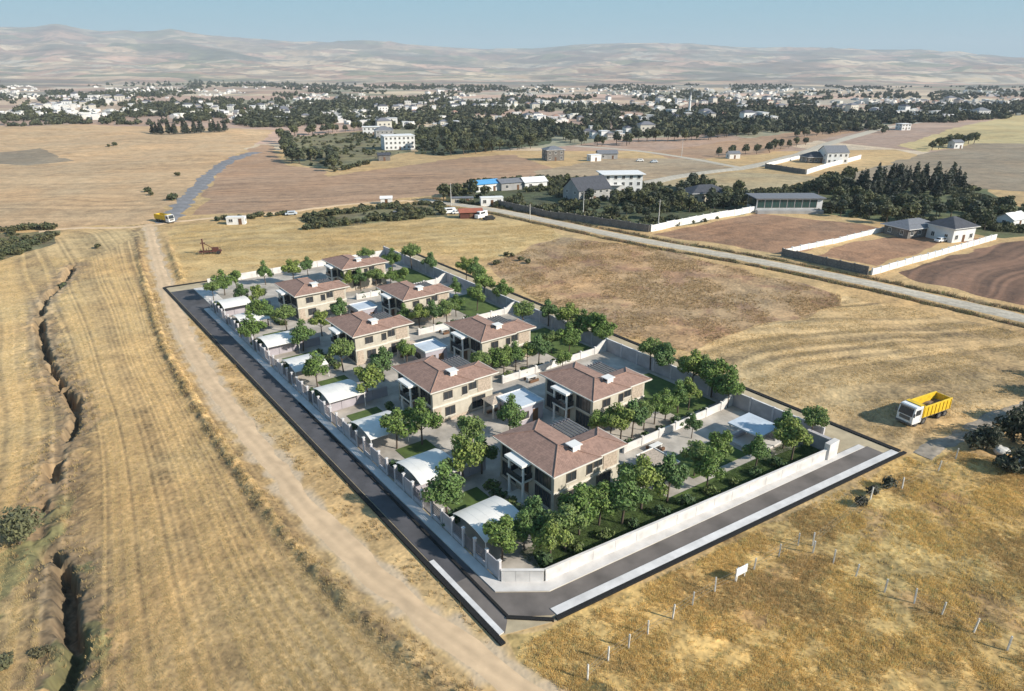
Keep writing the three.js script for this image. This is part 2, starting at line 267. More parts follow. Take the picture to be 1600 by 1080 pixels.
function landColour(x, d, res, o) {                            // -> o: r, g, b, bump
  const near = x > NEAR.x0 && x < NEAR.x1 && d > NEAR.d0 && d < NEAR.d1;
  let r = STRAW[0], g = STRAW[1], b = STRAW[2], s = 0.06, per = 7, ca = 0.94, sa = 0.34, weed = 0.3, bump = 0.5, zone = null;
  const wx = x + (vn(x / 9, d / 9) - 0.5) * 5, wd = d + (vn(x / 9 + 50, d / 9) - 0.5) * 5;
  for (let i = FIELDS.length - 1; i >= 0; i--) { const f = FIELDS[i], q = f.b; if (wx < q[0] || wx > q[1] || wd < q[2] || wd > q[3]) continue; if (inPoly(f.poly, wx, wd)) { zone = f; break; } }
  if (zone) { [r, g, b] = zone.c; s = zone.s; per = zone.per; ca = zone.ca; sa = zone.sa; weed = zone.w; }
  else if (d > 480 || Math.abs(x) > 260) {                     // patchwork of far fields
    const sc = d > 5200 ? 420 : 230;
    const jx = x / sc + (vn(x / 300, d / 300) - 0.5) * 0.7, jd = d / (sc * 0.8) + (vn(x / 300 + 9, d / 300) - 0.5) * 0.7;
    let best = 9, id = 0; const ci = Math.floor(jx), cj = Math.floor(jd);
    for (let a = -1; a < 2; a++) for (let e = -1; e < 2; e++) { const k = ((cj + e) & 255) * 256 + ((ci + a) & 255); const ddx = ci + a + LAT[k] - jx, ddy = cj + e + LAT[(k + 777) & 65535] - jd; const q = Math.abs(ddx) + Math.abs(ddy); if (q < best) { best = q; id = k; } }
    const c = PALETTE[(LAT[(id + 4001) & 65535] * PALETTE.length) | 0], k = 0.88 + 0.26 * LAT[(id + 99) & 65535]; r = c[0] * k; g = c[1] * k; b = c[2] * k; s = 0.05; per = 14;
    if (d > 1500) { const w = Math.max(sst(0.55, 0.70, fbm(x / 700 + 4, d / 500 + 6, 4)), sst(0.58, 0.66, fbm(x / 160 + 4, d / 190 + 6, 4)) * 0.8, sst(0.6, 0.66, fbm(x / 55 + 1, d / 110 + 2, 3)) * 0.6, (d > 6000 ? sst(0.46, 0.62, fbm(x / 380 + 14, d / 520 + 3, 5)) * 0.85 : 0)); r = mix(r, 0.12, w * 0.75); g = mix(g, 0.115, w * 0.75); b = mix(b, 0.10, w * 0.75); }
  }
  let sc = (x * -sa + d * ca) + (fbm(x / 40, d / 40, 2) - 0.5) * 22, tone = 1;
  if (near && !zone) {                                        // stubble, combed along between gully and track
    const a = dGully(x, d), aa = dComb(x, d), t = dTrack(x, d), side = d > 44 && x < TRACKX(d);
    if (side) { sc = (x > GULLYX(d) ? aa / (aa + t + 0.01) * 46 : aa * 1.1) + (vn(x / 22, d / 40) - 0.5) * 1.6; per = 1.9; s = 0.16 + 0.12 * vn(x / 30, d / 30); weed = 0.5;
      r = 0.458; g = 0.310; b = 0.144;
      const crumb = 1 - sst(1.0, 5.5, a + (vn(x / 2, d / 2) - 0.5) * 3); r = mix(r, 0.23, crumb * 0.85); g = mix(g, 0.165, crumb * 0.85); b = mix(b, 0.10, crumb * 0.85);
      const gr = sst(0.56, 0.66, fbm(x / 5 + 8, d / 5 + 3, 4)) * (1 - sst(6, 16, a)) * (1 - sst(66, 84, d)) * (x < GULLYX(d) + 3 ? 1 : 0); r = mix(r, 0.17, gr * 0.8); g = mix(g, 0.17, gr * 0.8); b = mix(b, 0.07, gr * 0.8);
      const bank = Math.exp(-Math.pow((t - 4.4) / 1.5, 2)) * sst(0.4, 0.65, vn(x / 1.1, d / 1.1)); r = mix(r, 0.21, bank * 0.85); g = mix(g, 0.14, bank * 0.85); b = mix(b, 0.07, bank * 0.85);
    } else { per = 3; s = 0.06; weed = 0.4; }
  }
  const f = sc / per, line = vn(f * 2.7 + 3, x / 60 + d / 60) - 0.5, line2 = Math.sin(f * 6.283 + 2 * vn(x / 20, d / 20));
  tone += s * ((sst(-0.2, 0.2, line) - 0.5) * 1.25 + line * 0.9 + line2 * 0.2) * (res < per * 0.6 ? 1 : 0.35);
  tone += (fbm(x / 55 + 4, d / 55 + 2, 3) - 0.5) * 0.42;
  const wn = fbm(x / 3.1, d / 3.1, 4) - 0.5, wf = vn(x / 0.45, d / 0.45) - 0.5, wg = vn(x / 0.19 + 5, d / 0.19) - 0.5;
  if (res < 2) { tone += wn * (0.4 + 0.6 * weed); if (res < 0.5) tone += wf * (0.26 + 0.3 * weed) + wg * (0.22 + 0.2 * weed); }
  else tone += (fbm(x / (res * 6), d / (res * 6), 3) - 0.5) * 0.3;
  // warm and cool patches of dead weed
  const hue = (fbm(x / 18 + 30, d / 18 + 60, 3) - 0.5) * (0.25 + weed * 0.55);
  r *= tone * (1 + hue * 0.25); g *= tone * (1 - hue * 0.12); b *= tone * (1 - hue * 0.5);
  if (weed > 0.8 && zone) { const m = sst(0.50, 0.70, fbm(x / 6 + 90, d / 6 + 14, 5)); r = mix(r, r * 0.8, m); g = mix(g, g * 0.72, m); b = mix(b, b * 0.78, m); }
  // bare pale ground beside the ways
  if (near) { const t = dTrack(x, d), q = 1 - sst(1.3, 2.6, t + (vn(x / 1.7, d / 1.7) - 0.5) * 1.8); r = mix(r, 0.50, q * 0.9); g = mix(g, 0.385, q * 0.9); b = mix(b, 0.26, q * 0.9);
    const gq = dGravel(x, d), e = Math.exp(-Math.pow((gq - 5.3) / 1.6, 2)) * sst(0.35, 0.6, vn(x / 1.4, d / 1.4)); r = mix(r, 0.13, e * 0.8); g = mix(g, 0.105, e * 0.8); b = mix(b, 0.06, e * 0.8); }
  o[0] = r; o[1] = g; o[2] = b;
  o[3] = clamp(bump + wn * 0.5 * (0.4 + weed) + wf * 0.35 + wg * 0.25 + (line * 0.5 + line2 * 0.12) * s * 3);
}
function lookupX(poly) { const t = new Float32Array(400); const s = poly.slice().sort((a, b) => a[1] - b[1]); let k = 0; for (let d = 0; d < 400; d++) { while (k < s.length - 2 && s[k + 1][1] < d) k++; const a = s[k], b = s[Math.min(k + 1, s.length - 1)]; t[d] = b[1] === a[1] ? a[0] : mix(a[0], b[0], clamp((d - a[1]) / (b[1] - a[1]))); } return d => t[clamp(d | 0, 0, 399)]; }
const TRACKX = lookupX(TRACK), GULLYX = lookupX(GULLY);
function landMaps(R, n, withBump) {
  const a = new Uint8Array(n * n * 4), bb = withBump ? new Uint8Array(n * n * 4) : null, o = [0, 0, 0, 0];
  const lut = new Uint8Array(4097); for (let i = 0; i <= 4096; i++) { const v = i / 4096; lut[i] = 255 * (v <= 0.0031308 ? v * 12.92 : 1.055 * Math.pow(v, 1 / 2.4) - 0.055) + 0.5; }
  const sx = (R.x1 - R.x0) / n, sd = (R.d1 - R.d0) / n, res = Math.max(sx, sd), H = R.hole;
  for (let j = 0; j < n; j++) for (let i = 0; i < n; i++) {
    const x = R.x0 + (i + 0.5) * sx, d = R.d0 + (j + 0.5) * sd, k = (j * n + i) * 4;
    if (H && x > H.x0 + 3 * res && x < H.x1 - 3 * res && d > H.d0 + 3 * res && d < H.d1 - 3 * res) continue;
    if (d < 5 && (Math.abs(x) > 60 || d < -40) && res < 5) { if ((i & 3) && k) { a[k] = a[k - 4]; a[k + 1] = a[k - 3]; a[k + 2] = a[k - 2]; a[k + 3] = 255; continue; } }
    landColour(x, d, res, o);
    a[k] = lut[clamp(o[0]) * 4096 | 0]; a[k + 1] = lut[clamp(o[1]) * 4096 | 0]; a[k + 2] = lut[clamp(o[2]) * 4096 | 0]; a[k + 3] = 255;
    if (bb) { bb[k] = bb[k + 1] = bb[k + 2] = o[3] * 255; bb[k + 3] = 255; }
  }
  const mk = (arr, srgb) => { const t = new THREE.DataTexture(arr, n, n, THREE.RGBAFormat, THREE.UnsignedByteType); t.magFilter = THREE.LinearFilter; t.minFilter = THREE.LinearMipmapLinearFilter; t.generateMipmaps = true; if (srgb) t.colorSpace = THREE.SRGBColorSpace; t.needsUpdate = true; return t; };
  return [mk(a, true), bb && mk(bb, false)];
}
function landSheet(name, R, step, parentStep, n, bumpScale, label) {
  const nx = Math.round((R.x1 - R.x0) / step), nd = Math.round((R.d1 - R.d0) / step), H = R.hole;
  const pos = new Float32Array((nx + 1) * (nd + 1) * 3), uv = new Float32Array((nx + 1) * (nd + 1) * 2), idx = [];
  for (let j = 0; j <= nd; j++) for (let i = 0; i <= nx; i++) {
    const x = R.x0 + i * step, d = R.d0 + j * step, k = j * (nx + 1) + i; let y;
    if (H && x > H.x0 + step && x < H.x1 - step && d > H.d0 + step && d < H.d1 - step) y = -1;
    else if (parentStep && (i === 0 || i === nx)) { const q = (d - R.d0) / parentStep, q0 = Math.floor(q + 1e-6) * parentStep + R.d0; y = mix(height(x, q0), height(x, q0 + parentStep), clamp(q - Math.floor(q + 1e-6))); }
    else if (parentStep && (j === 0 || j === nd)) { const q = (x - R.x0) / parentStep, q0 = Math.floor(q + 1e-6) * parentStep + R.x0; y = mix(height(q0, d), height(q0 + parentStep, d), clamp(q - Math.floor(q + 1e-6))); }
    else y = height(x, d);
    pos[k * 3] = x; pos[k * 3 + 1] = y; pos[k * 3 + 2] = -d; uv[k * 2] = i / nx; uv[k * 2 + 1] = j / nd;
  }
  for (let j = 0; j < nd; j++) for (let i = 0; i < nx; i++) {
    const x = R.x0 + (i + 0.5) * step, d = R.d0 + (j + 0.5) * step;
    if (H && x > H.x0 && x < H.x1 && d > H.d0 && d < H.d1) continue;
    const a = j * (nx + 1) + i, b = a + 1, c = a + nx + 1, e = c + 1; idx.push(a, b, e, a, e, c);
  }
  const g = new THREE.BufferGeometry(); g.setAttribute('position', new THREE.BufferAttribute(pos, 3)); g.setAttribute('uv', new THREE.BufferAttribute(uv, 2)); g.setIndex(idx); g.computeVertexNormals();
  const [map, bump] = landMaps(R, n, !!bumpScale);
  return structure(name, g, std(null, 0.97, { map, ...(bump ? { bumpMap: bump, bumpScale } : {}) }), label);
}
const MIDA = { x0: -400, x1: 400, d0: -20, d1: 620, hole: NEAR }, MIDB = { x0: -1400, x1: 1400, d0: -200, d1: 1600, hole: MIDA }, FARA = { x0: -6000, x1: 6000, d0: -1000, d1: 7000, hole: MIDB }, FARB = { x0: -16000, x1: 16000, d0: -3000, d1: 15000, hole: FARA };
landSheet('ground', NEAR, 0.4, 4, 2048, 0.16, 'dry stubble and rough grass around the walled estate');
landSheet('ground', MIDA, 4, 20, 2048, 0, 'dry fields and ploughed land beyond the estate');
landSheet('ground', MIDB, 20, 50, 1536, 0, 'patchwork of fields around the village');
landSheet('valley_plain', FARA, 50, 125, 1536, 0, 'wide pale valley plain behind the village');
landSheet('hills', FARB, 125, 0, 2048, 0, 'hazy bare hills along the horizon');

// ---------------------------------------------------------------- tracks and roads
function ribbon(name, line, half, mat, label, lift = 0.05, ragged = 0.35, across = 6) {
  const pos = [], uv = [], col = [], idx = [], n = line.length; let run = 0;
  for (let i = 0; i < n; i++) {
    const a = line[Math.max(0, i - 1)], b = line[Math.min(n - 1, i + 1)], L = Math.hypot(b[0] - a[0], b[1] - a[1]) || 1, nx = -(b[1] - a[1]) / L, nd = (b[0] - a[0]) / L;
    if (i) run += Math.hypot(line[i][0] - line[i - 1][0], line[i][1] - line[i - 1][1]);
    const hl = half * (1 + (vn(run / 3, 3) - 0.5) * ragged * 2), hr = half * (1 + (vn(run / 3, 33) - 0.5) * ragged * 2);
    for (let k = 0; k <= across; k++) {
      const t = k / across, off = mix(-hl, hr, t), x = line[i][0] + nx * off, d = line[i][1] + nd * off, edge = k === 0 || k === across;
      pos.push(x, height(x, d) + (edge ? -0.04 : lift), -d); uv.push(off, run);
      const rut = Math.abs(Math.abs(off) - half * 0.45) < half * 0.2 ? 1.07 : 0.95, c = rut * (0.86 + 0.3 * fbm(x / 6, d / 6, 3)); col.push(c, c, c);
      if (i < n - 1 && k < across) { const q = i * (across + 1) + k; idx.push(q, q + 1, q + across + 2, q, q + across + 2, q + across + 1); }
    }
  }
  const g = new THREE.BufferGeometry(); g.setAttribute('position', new THREE.Float32BufferAttribute(pos, 3)); g.setAttribute('uv', new THREE.Float32BufferAttribute(uv, 2)); g.setAttribute('color', new THREE.Float32BufferAttribute(col, 3)); g.setIndex(idx); g.computeVertexNormals();
  return structure(name, g, mat, label);
}
ribbon('dirt_track', TRACK, 1.55, M.dirt, 'pale dirt track between stubble field and asphalt road', 0.06);
ribbon('gravel_road', GRAVEL, 3.1, M.gravel, 'pale gravel road running past the walled gardens', 0.10, 0.12);
ribbon('asphalt_lane', LANE, 4.0, M.oldAsphalt, 'worn grey asphalt lane climbing away beside ploughed field', 0.10, 0.45);
ribbon('dirt_track', CROSSWAY, 1.6, M.dirt, 'thin dirt track along the far edge of stubble', 0.10);
ribbon('dirt_track', FIELDWAY, 1.6, M.dirt, 'dirt track along the near edge of ploughed field', 0.10);
ribbon('gravel_road', FARROAD, 4.6, M.gravel, 'gravel road passing the white walled villa', 0.15, 0.15);
ribbon('gravel_road', FARLANE, 3.2, M.gravel, 'gravel lane branching towards the small grey house', 0.15, 0.15);
ribbon('dirt_track', SIDEWAY, 1.5, M.sideTrack, 'grey track beside the dark trees near the truck', 0.06);
// ---------------------------------------------------------------- geometry helpers
function metreUV(g) { // box-project uv in metres by face direction
  const p = g.attributes.position, n = g.attributes.normal, uv = new Float32Array(p.count * 2);
  for (let i = 0; i < p.count; i++) { const x = p.getX(i), y = p.getY(i), z = p.getZ(i), a = Math.abs(n.getX(i)), b = Math.abs(n.getY(i)), c = Math.abs(n.getZ(i)); if (b >= a && b >= c) { uv[i * 2] = x; uv[i * 2 + 1] = z; } else if (a >= c) { uv[i * 2] = z; uv[i * 2 + 1] = y; } else { uv[i * 2] = x; uv[i * 2 + 1] = y; } }
  g.setAttribute('uv', new THREE.BufferAttribute(uv, 2)); return g;
}
function box(x0, x1, y0, y1, z0, z1) { const g = new THREE.BoxGeometry(x1 - x0, y1 - y0, z1 - z0); g.translate((x0 + x1) / 2, (y0 + y1) / 2, (z0 + z1) / 2); return metreUV(g); }
function soft(x0, x1, y0, y1, z0, z1, r = 0.05) { const g = new RoundedBoxGeometry(x1 - x0, y1 - y0, z1 - z0, 2, r); g.translate((x0 + x1) / 2, (y0 + y1) / 2, (z0 + z1) / 2); return metreUV(g); }
function quads(list) { // list of [a, b, c, d] or [a, b, c] corner arrays, uv in metres along the first edge and up the slope
  const pos = [], uv = [];
  for (const q of list) {
    const a = new THREE.Vector3(...q[0]), e = new THREE.Vector3(...q[1]).sub(a).normalize(), nrm = new THREE.Vector3().crossVectors(e, new THREE.Vector3(...q[2]).sub(a)).normalize(), f = new THREE.Vector3().crossVectors(nrm, e);
    const tri = q.length === 4 ? [0, 1, 2, 0, 2, 3] : [0, 1, 2];
    for (const k of tri) { const p = new THREE.Vector3(...q[k]); pos.push(p.x, p.y, p.z); p.sub(a); uv.push(p.dot(e), p.dot(f)); }
  }
  const g = new THREE.BufferGeometry(); g.setAttribute('position', new THREE.Float32BufferAttribute(pos, 3)); g.setAttribute('uv', new THREE.Float32BufferAttribute(uv, 2)); g.computeVertexNormals(); return g;
}
function cyl(r0, r1, h, x, y, z, seg = 10) { const g = new THREE.CylinderGeometry(r1, r0, h, seg); g.translate(x, y + h / 2, z); return g; }
const joined = list => mergeGeometries(list.map(g => { const q = g.index ? g.toNonIndexed() : g; for (const k of Object.keys(q.attributes)) if (!['position', 'normal', 'uv', 'color'].includes(k)) q.deleteAttribute(k); return q; }));
function slab(pts, y0, y1) { // polygon in the estate's (u, v), as a flat slab
  const s = new THREE.Shape(pts.map(p => new THREE.Vector2(p[0], p[1]))); const g = new THREE.ExtrudeGeometry(s, { depth: y1 - y0, bevelEnabled: false }); g.rotateX(-Math.PI / 2); g.translate(0, y0, 0); return metreUV(g);
}
const estate = o => { o.position.set(ORG[0], 0, -ORG[1]); o.rotation.y = TURN; return o; };
const P3 = (u, v, y = 0) => { const [x, d] = plot(u, v); return new THREE.Vector3(x, y, -d); };

// ---------------------------------------------------------------- the estate's ground: drawn black outline, roads, pavements, paving, lawns
const F0 = [6.0, -0.4], F1 = [65.3, -5.9];                     // front boundary
const frontV = (u, off = 0) => mix(F0[1], F1[1], (u - F0[0]) / (F1[0] - F0[0])) + off;
function strip(pts, w, closed) { // polygon ring of width w along a polyline
  const L = [], R = [], n = pts.length;
  for (let i = 0; i < n; i++) {
    const a = pts[Math.max(0, i - 1)], b = pts[i], c = pts[Math.min(n - 1, i + 1)];
    let d1 = [b[0] - a[0], b[1] - a[1]], d2 = [c[0] - b[0], c[1] - b[1]]; if (i === 0) d1 = d2; if (i === n - 1) d2 = d1;
    const l1 = Math.hypot(...d1), l2 = Math.hypot(...d2), n1 = [-d1[1] / l1, d1[0] / l1], n2 = [-d2[1] / l2, d2[0] / l2], m = [n1[0] + n2[0], n1[1] + n2[1]], k = w / (1 + n1[0] * n2[0] + n1[1] * n2[1]);
    L.push([b[0] + m[0] * k / 2, b[1] + m[1] * k / 2]); R.unshift([b[0] - m[0] * k / 2, b[1] - m[1] * k / 2]);
  }
  return L.concat(R);
}
estate(structure('base_course', slab([[0, 1], [5.9, -0.9], [65.5, -6.3], [66.8, 137.6], [0, 141.8]], -0.3, 0.0), mapped([0.42, 0.34, 0.22], 0.3, 6, 7, 0.95), 'levelled bare ground of the walled estate'));
const E1 = [[0.12, 0.1], [0.12, 141.5], [66.5, 137.3], [65.15, -5.9]];
estate(structure('asphalt_road', slab([[0.4, 9.5], [3.35, 9.5], [3.35, 118], [5.4, 119], [5.4, 136.5], [0.4, 136.9]], -0.1, 0.03), M.asphaltShaded, 'asphalt road along the gated side of the estate, its shade painted dark'));
estate(structure('asphalt_road', slab([[0.9, 0.8], [2.35, 2.3], [6.1, -0.15], [63.2, -5.4], [63.2, -2.2], [7.9, 2.5], [3.4, 5.8], [3.35, 9.49], [0.9, 9.49]], -0.1, 0.028), M.asphaltGrey, 'grey brown asphalt road turning the chamfered corner and running along the front wall'));
estate(structure('kerb', slab([[6.4, -0.42], [64.9, -5.85], [64.9, -4.8], [6.4, 0.62]], -0.1, 0.11), M.kerbWhite, 'pale kerb strip along the outer edge of front road'));
estate(structure('kerb', slab([[0.3, 0.9], [0.88, 0.95], [0.88, 14], [0.3, 14]], -0.1, 0.11), M.kerbWhite, 'pale kerb strip at the corner beside dirt track'));
estate(structure('sidewalk', slab([[3.4, 5.9], [3.4, 118.6], [4.6, 118.6], [4.6, 6.9], [8.3, 4.0], [56.6, -0.75], [62.6, -1.3], [62.6, -2.15], [7.95, 2.58]], -0.1, 0.13), M.pathWhite, 'pale sidewalk at the foot of the estate wall'));
estate(structure('sidewalk', slab([[5.5, 119.2], [9, 119.2], [9, 136.0], [5.5, 136.4]], -0.1, 0.12), M.pathWhite, 'pale pavement at the far end of the estate road'));
estate(structure('paving', slab([[4.9, 7.2], [8.5, 4.3], [56.4, -0.4], [58.2, 1.5], [58.8, 137.6], [9.1, 137.6], [9.1, 119], [4.9, 118.6]], -0.1, 0.10), M.paving, 'beige paving of the yards around the villas'));
{
  const outline = thing('drawn_boundary', 'thick black drawn outline around the whole estate, added as a ground strip', 'outline'); estate(outline);  // a drawn outline of the plot, added as low raised black bars
  const seg = (a, b, w = 0.42) => part('outline_bar', slab(strip([a, b], w), -0.05, 0.16), M.black, outline);
  seg([-0.05, -0.2], [-0.05, 141.9], 0.55); seg([0.25, 141.75], [66.9, 137.5], 0.8); seg([66.6, 137.1], [65.45, -5.7], 0.75); seg([65.8, -6.3], [6.0, -0.72], 0.5); seg([5.75, -0.72], [2.2, 2.35], 0.42); seg([2.35, 2.45], [3.2, 60], 0.3);
}
const lawn = (pts, label) => estate(structure('lawn', slab(pts, -0.1, 0.16), M.lawn, label));
lawn([[8.95, 4.75], [56.0, 0.05], [57.4, 3.2], [48, 4.4], [47.6, 5.2], [30.5, 6.2], [30, 9.6], [14.5, 11], [10.2, 8.2]], 'green lawn behind the white front wall');
lawn([[36.5, 7.2], [47.5, 6.6], [47.5, 12], [36.5, 12.6]], 'green lawn beside the lavender pavilion');
for (let k = 0; k < 4; k++) { const v = 28.4 * k; const w = ['nearest the chamfered corner', 'second from the chamfered corner', 'third from the chamfered corner', 'last before the far end'][k];
  lawn([[7.4, 18.9 + v], [12.6, 18.9 + v], [12.6, 22.8 + v], [7.4, 22.8 + v]], 'small dark lawn between car canopies, ' + w);
  lawn([[8.6, 33.8 + v], [13.6, 33.8 + v], [13.6, 37.4 + v], [8.6, 37.4 + v]], 'small lawn strip beside villa yard, ' + w);
  lawn([[48.5, 19.5 + v * 1.02], [57.2, 19.5 + v * 1.02], [57.2, 34 + v * 1.02], [48.5, 34 + v * 1.02]], 'garden lawn along the tall field wall, ' + w);
}

// ---------------------------------------------------------------- walls of the estate
{
  const w = thing('perimeter_wall', 'low white panelled wall along the front road with chamfered corner', 'wall'); estate(w);
  const run = (a, b, n, h, name = 'panel') => { // panels with a narrow recessed joint between them, under a coping
    const L = Math.hypot(b[0] - a[0], b[1] - a[1]), ang = Math.atan2(b[1] - a[1], b[0] - a[0]);
    for (let i = 0; i < n; i++) { const g = soft(L * i / n + 0.02, L * (i + 1) / n - 0.02, 0.1, h, -0.11, 0.11, 0.02); g.rotateY(ang); g.translate(a[0], 0, -a[1]); part(name, g, M.wallWhite, w); }
    const c = box(0, L, 0.09, h - 0.04, -0.08, 0.08); c.rotateY(ang); c.translate(a[0], 0, -a[1]); part('wall_core', c, M.wallWhite, w);
    const t = soft(-0.05, L + 0.05, h + 0.003, h + 0.1, -0.17, 0.17, 0.02); t.rotateY(ang); t.translate(a[0], 0, -a[1]); part('coping', t, M.wallWhite, w);
  };
  run([4.78, 6.75], [8.35, 4.05], 3, 1.55); run([8.5, 4.0], [55.0, -0.55], 15, 1.55);
}
{
  const p = thing('end_pier', 'tall white block ending the front wall near the truck', 'pier'); estate(p);
  part('block', soft(54.9, 57.3, 0.1, 2.5, 0.15, 0.95, 0.03), M.wallWhite, p); part('return_wall', soft(56.6, 57.25, 0.1, 2.3, -3.6, 0.12, 0.03), M.wallGrey, p);
}
{ // gated side: posts, slatted panels, gates
  const w = thing('gated_fence', 'grey fence of posts and slatted panels along the dark road', 'fence'); estate(w);
  const post = soft(-0.15, 0.15, 0.1, 2.6, -0.15, 0.15, 0.03), cap = soft(-0.2, 0.2, 2.603, 2.68, -0.2, 0.2, 0.02);
  const solid = soft(-0.07, 0.07, 0.1, 2.3, -2.13, -0.17, 0.02), low = soft(-0.1, 0.1, 0.1, 0.7, -2.13, -0.17, 0.02), slatG = box(-0.02, 0.02, 0, 0.15, -2.13, -0.17), gateBar = box(-0.025, 0.025, 0.2, 1.95, -0.05, 0.05), rail = box(-0.03, 0.03, 0, 0.08, -2.12, -0.18);
  for (let i = 0; i <= 48; i++) {
    const v = 7.0 + i * 2.3, g = (name, geo, m, y = 0, dv = 0) => { const q = part(name, geo, m, w); q.position.set(4.78, y, -(v + dv)); return q; };
    const q = g('post', post, M.postGrey); part('post_cap', cap, M.wallWhite, q);
    if (i === 48) break;
    const kind = i % 4;
    if (kind === 0 || i === 0) g('panel', solid, M.wallGrey);
    else if (kind === 2) { g('gate_rail', rail, M.slat, 0.25); g('gate_rail', rail, M.slat, 1.85); for (let k = 0; k < 8; k++) g('gate_bar', gateBar, M.slat, 0, 0.3 + k * 0.24); }
    else { g('plinth', low, M.wallGrey); for (let k = 0; k < 6; k++) g('slat', slatG, M.slat, 0.8 + k * 0.25); }
  }
}
{ // tall wall towards the fields
  const w = thing('field_wall', 'tall grey blue wall with pilasters between the gardens and fields', 'wall'); estate(w);
  const pan = soft(-0.09, 0.09, 0.0, 2.5, -3.86, -0.14, 0.02), pil = soft(-0.17, 0.17, 0, 2.66, -0.17, 0.17, 0.03), cop = soft(-0.15, 0.15, 2.503, 2.6, -3.84, -0.16, 0.02);
  for (let i = 0; i <= 34; i++) { const v = 2.2 + i * 4; const a = part('pilaster', pil, M.postGrey, w); a.position.set(58.6, 0, -v); if (i < 34) { const b = part('panel', pan, M.wallGrey, w); b.position.set(58.6, 0, -v); part('coping', cop, M.wallWhite, b); } }
}
{ // far wall
  const w = thing('back_wall', 'low pale wall closing the far end of the estate', 'wall'); estate(w);
  for (let i = 0; i < 12; i++) { const b = part('panel', soft(9.2 + i * 4.1, 13.2 + i * 4.1, 0, 1.7, -137.5, -137.3, 0.02), M.wallWhite, w); }
}
const lowWall = (v, where) => {
  const w = thing('garden_wall', 'low white garden wall ' + where, 'wall', null, 0, 'white walls between gardens'); estate(w);
  for (let i = 0; i < 6; i++) part('panel', soft(34 + i * 3.6, 37.55 + i * 3.6, 0.05, 1.35, -v - 0.1, -v + 0.1, 0.02), M.wallWhite, w);
  for (let i = 0; i <= 6; i++) part('pillar', soft(33.82 + i * 3.6 - 0.02, 34.14 + i * 3.6, 0.05, 1.6, -v - 0.17, -v + 0.17, 0.02), M.wallWhite, w);
  const s = new THREE.Shape([[55.75, 0.05], [58.45, 0.05], [58.45, 2.45], [57.4, 2.3], [55.75, 1.35]].map(p => new THREE.Vector2(...p))); const g = new THREE.ExtrudeGeometry(s, { depth: 0.2, bevelEnabled: false }); g.translate(0, 0, -v - 0.1); part('ramped_end', metreUV(g), M.wallWhite, w);
};
lowWall(17.4, 'in front of the villa beside the lavender pavilion'); lowWall(46.2, 'between second and third villa along the field wall'); lowWall(75, 'between third and fourth villa along the field wall'); lowWall(104, 'in front of the farthest villa along the field wall');
for (let k = 0; k < 4; k++) { const v = 25.6 + 28.3 * k; const w = thing('yard_screen', 'grey lavender screen wall ' + ['beside the canopy second from the corner', 'between second and third roadside villas', 'between third and fourth roadside villas', 'behind the last roadside villa'][k], 'wall', null, 0, 'screen walls between yards'); estate(w);
  for (let i = 0; i < 4; i++) part('panel', soft(5.2 + i * 2.7, 7.85 + i * 2.7, 0.05, 1.8, -v - 0.08, -v + 0.08, 0.02), M.annexWall, w); }

// ---------------------------------------------------------------- barrel-vaulted canopies over the parking bays
{
  function vault(w, l, rise, y) { // arch spans local z, axis along x
    const n = 14, pos = [], idx = [], T = 0.06;
    for (let s = 0; s < 2; s++) for (let i = 0; i <= n; i++) { const t = i / n, a = (t - 0.5) * 2, z = -l * t, h = y + rise * (1 - a * a) - s * T; pos.push(0, h, z, w, h, z); }
    const N = (n + 1) * 2; for (let i = 0; i < n; i++) { const a = i * 2; idx.push(a, a + 1, a + 3, a, a + 3, a + 2); const b = a + N; idx.push(b, b + 3, b + 1, b, b + 2, b + 3); idx.push(a, a + 2, b + 2, a, b + 2, b, a + 1, b + 3, a + 3, a + 1, b + 1, b + 3); }
    idx.push(0, N, N + 1, 0, N + 1, 1, n * 2, n * 2 + 1, N + n * 2 + 1, n * 2, N + n * 2 + 1, N + n * 2);
    const g = new THREE.BufferGeometry(); g.setAttribute('position', new THREE.Float32BufferAttribute(pos, 3)); g.setIndex(idx); const q = g.toNonIndexed(); q.computeVertexNormals(); return q;
  }
  const vg = vault(6.0, 6.6, 0.6, 2.5), leg = cyl(0.06, 0.06, 2.3, 0, 0.1, 0, 8), arch = (() => { const c = new THREE.CatmullRomCurve3(Array.from({ length: 9 }, (_, i) => { const a = i / 4 - 1; return new THREE.Vector3(0, 2.42 + 0.6 * (1 - a * a), -6.6 * i / 8); })); return new THREE.TubeGeometry(c, 16, 0.05, 6); })();
  const seam = (() => { const q = new THREE.TubeGeometry(new THREE.CatmullRomCurve3(Array.from({ length: 9 }, (_, i) => { const a = i / 4 - 1; return new THREE.Vector3(0, 2.5 + 0.6 * (1 - a * a), -6.6 * i / 8); })), 16, 0.012, 5); return q; })();
  const metre = vg.attributes.position, uvm = new Float32Array(metre.count * 2); for (let i = 0; i < metre.count; i++) { uvm[i * 2] = metre.getX(i); uvm[i * 2 + 1] = metre.getZ(i); } vg.setAttribute('uv', new THREE.BufferAttribute(uvm, 2));
  const spots = [10.4, 24.3, 38.2, 52.3, 66.8, 80.6, 96.6, 108.6];
  spots.forEach((v, i) => {
    const c = thing('car_canopy', 'white curved canopy over a parking bay, ' + ORD[i] + ' from the chamfered corner', 'canopy', P3(5.35, v, 0), TURN, 'curved canopies along the gated fence');
    part('vault', vg, M.canopy, c); for (const x of [1.2, 2.4, 3.6, 4.8]) { const s = part('seam', seam, M.villaWhite, c); s.position.x = x; }
    for (const x of [0.1, 5.9]) { const a = part('arch_rib', arch, M.villaWhite, c); a.position.x = x; for (const z of [-0.1, -6.5]) { const l = part('leg', leg, M.villaWhite, c); l.position.set(x, 0, z); } }
  });
}

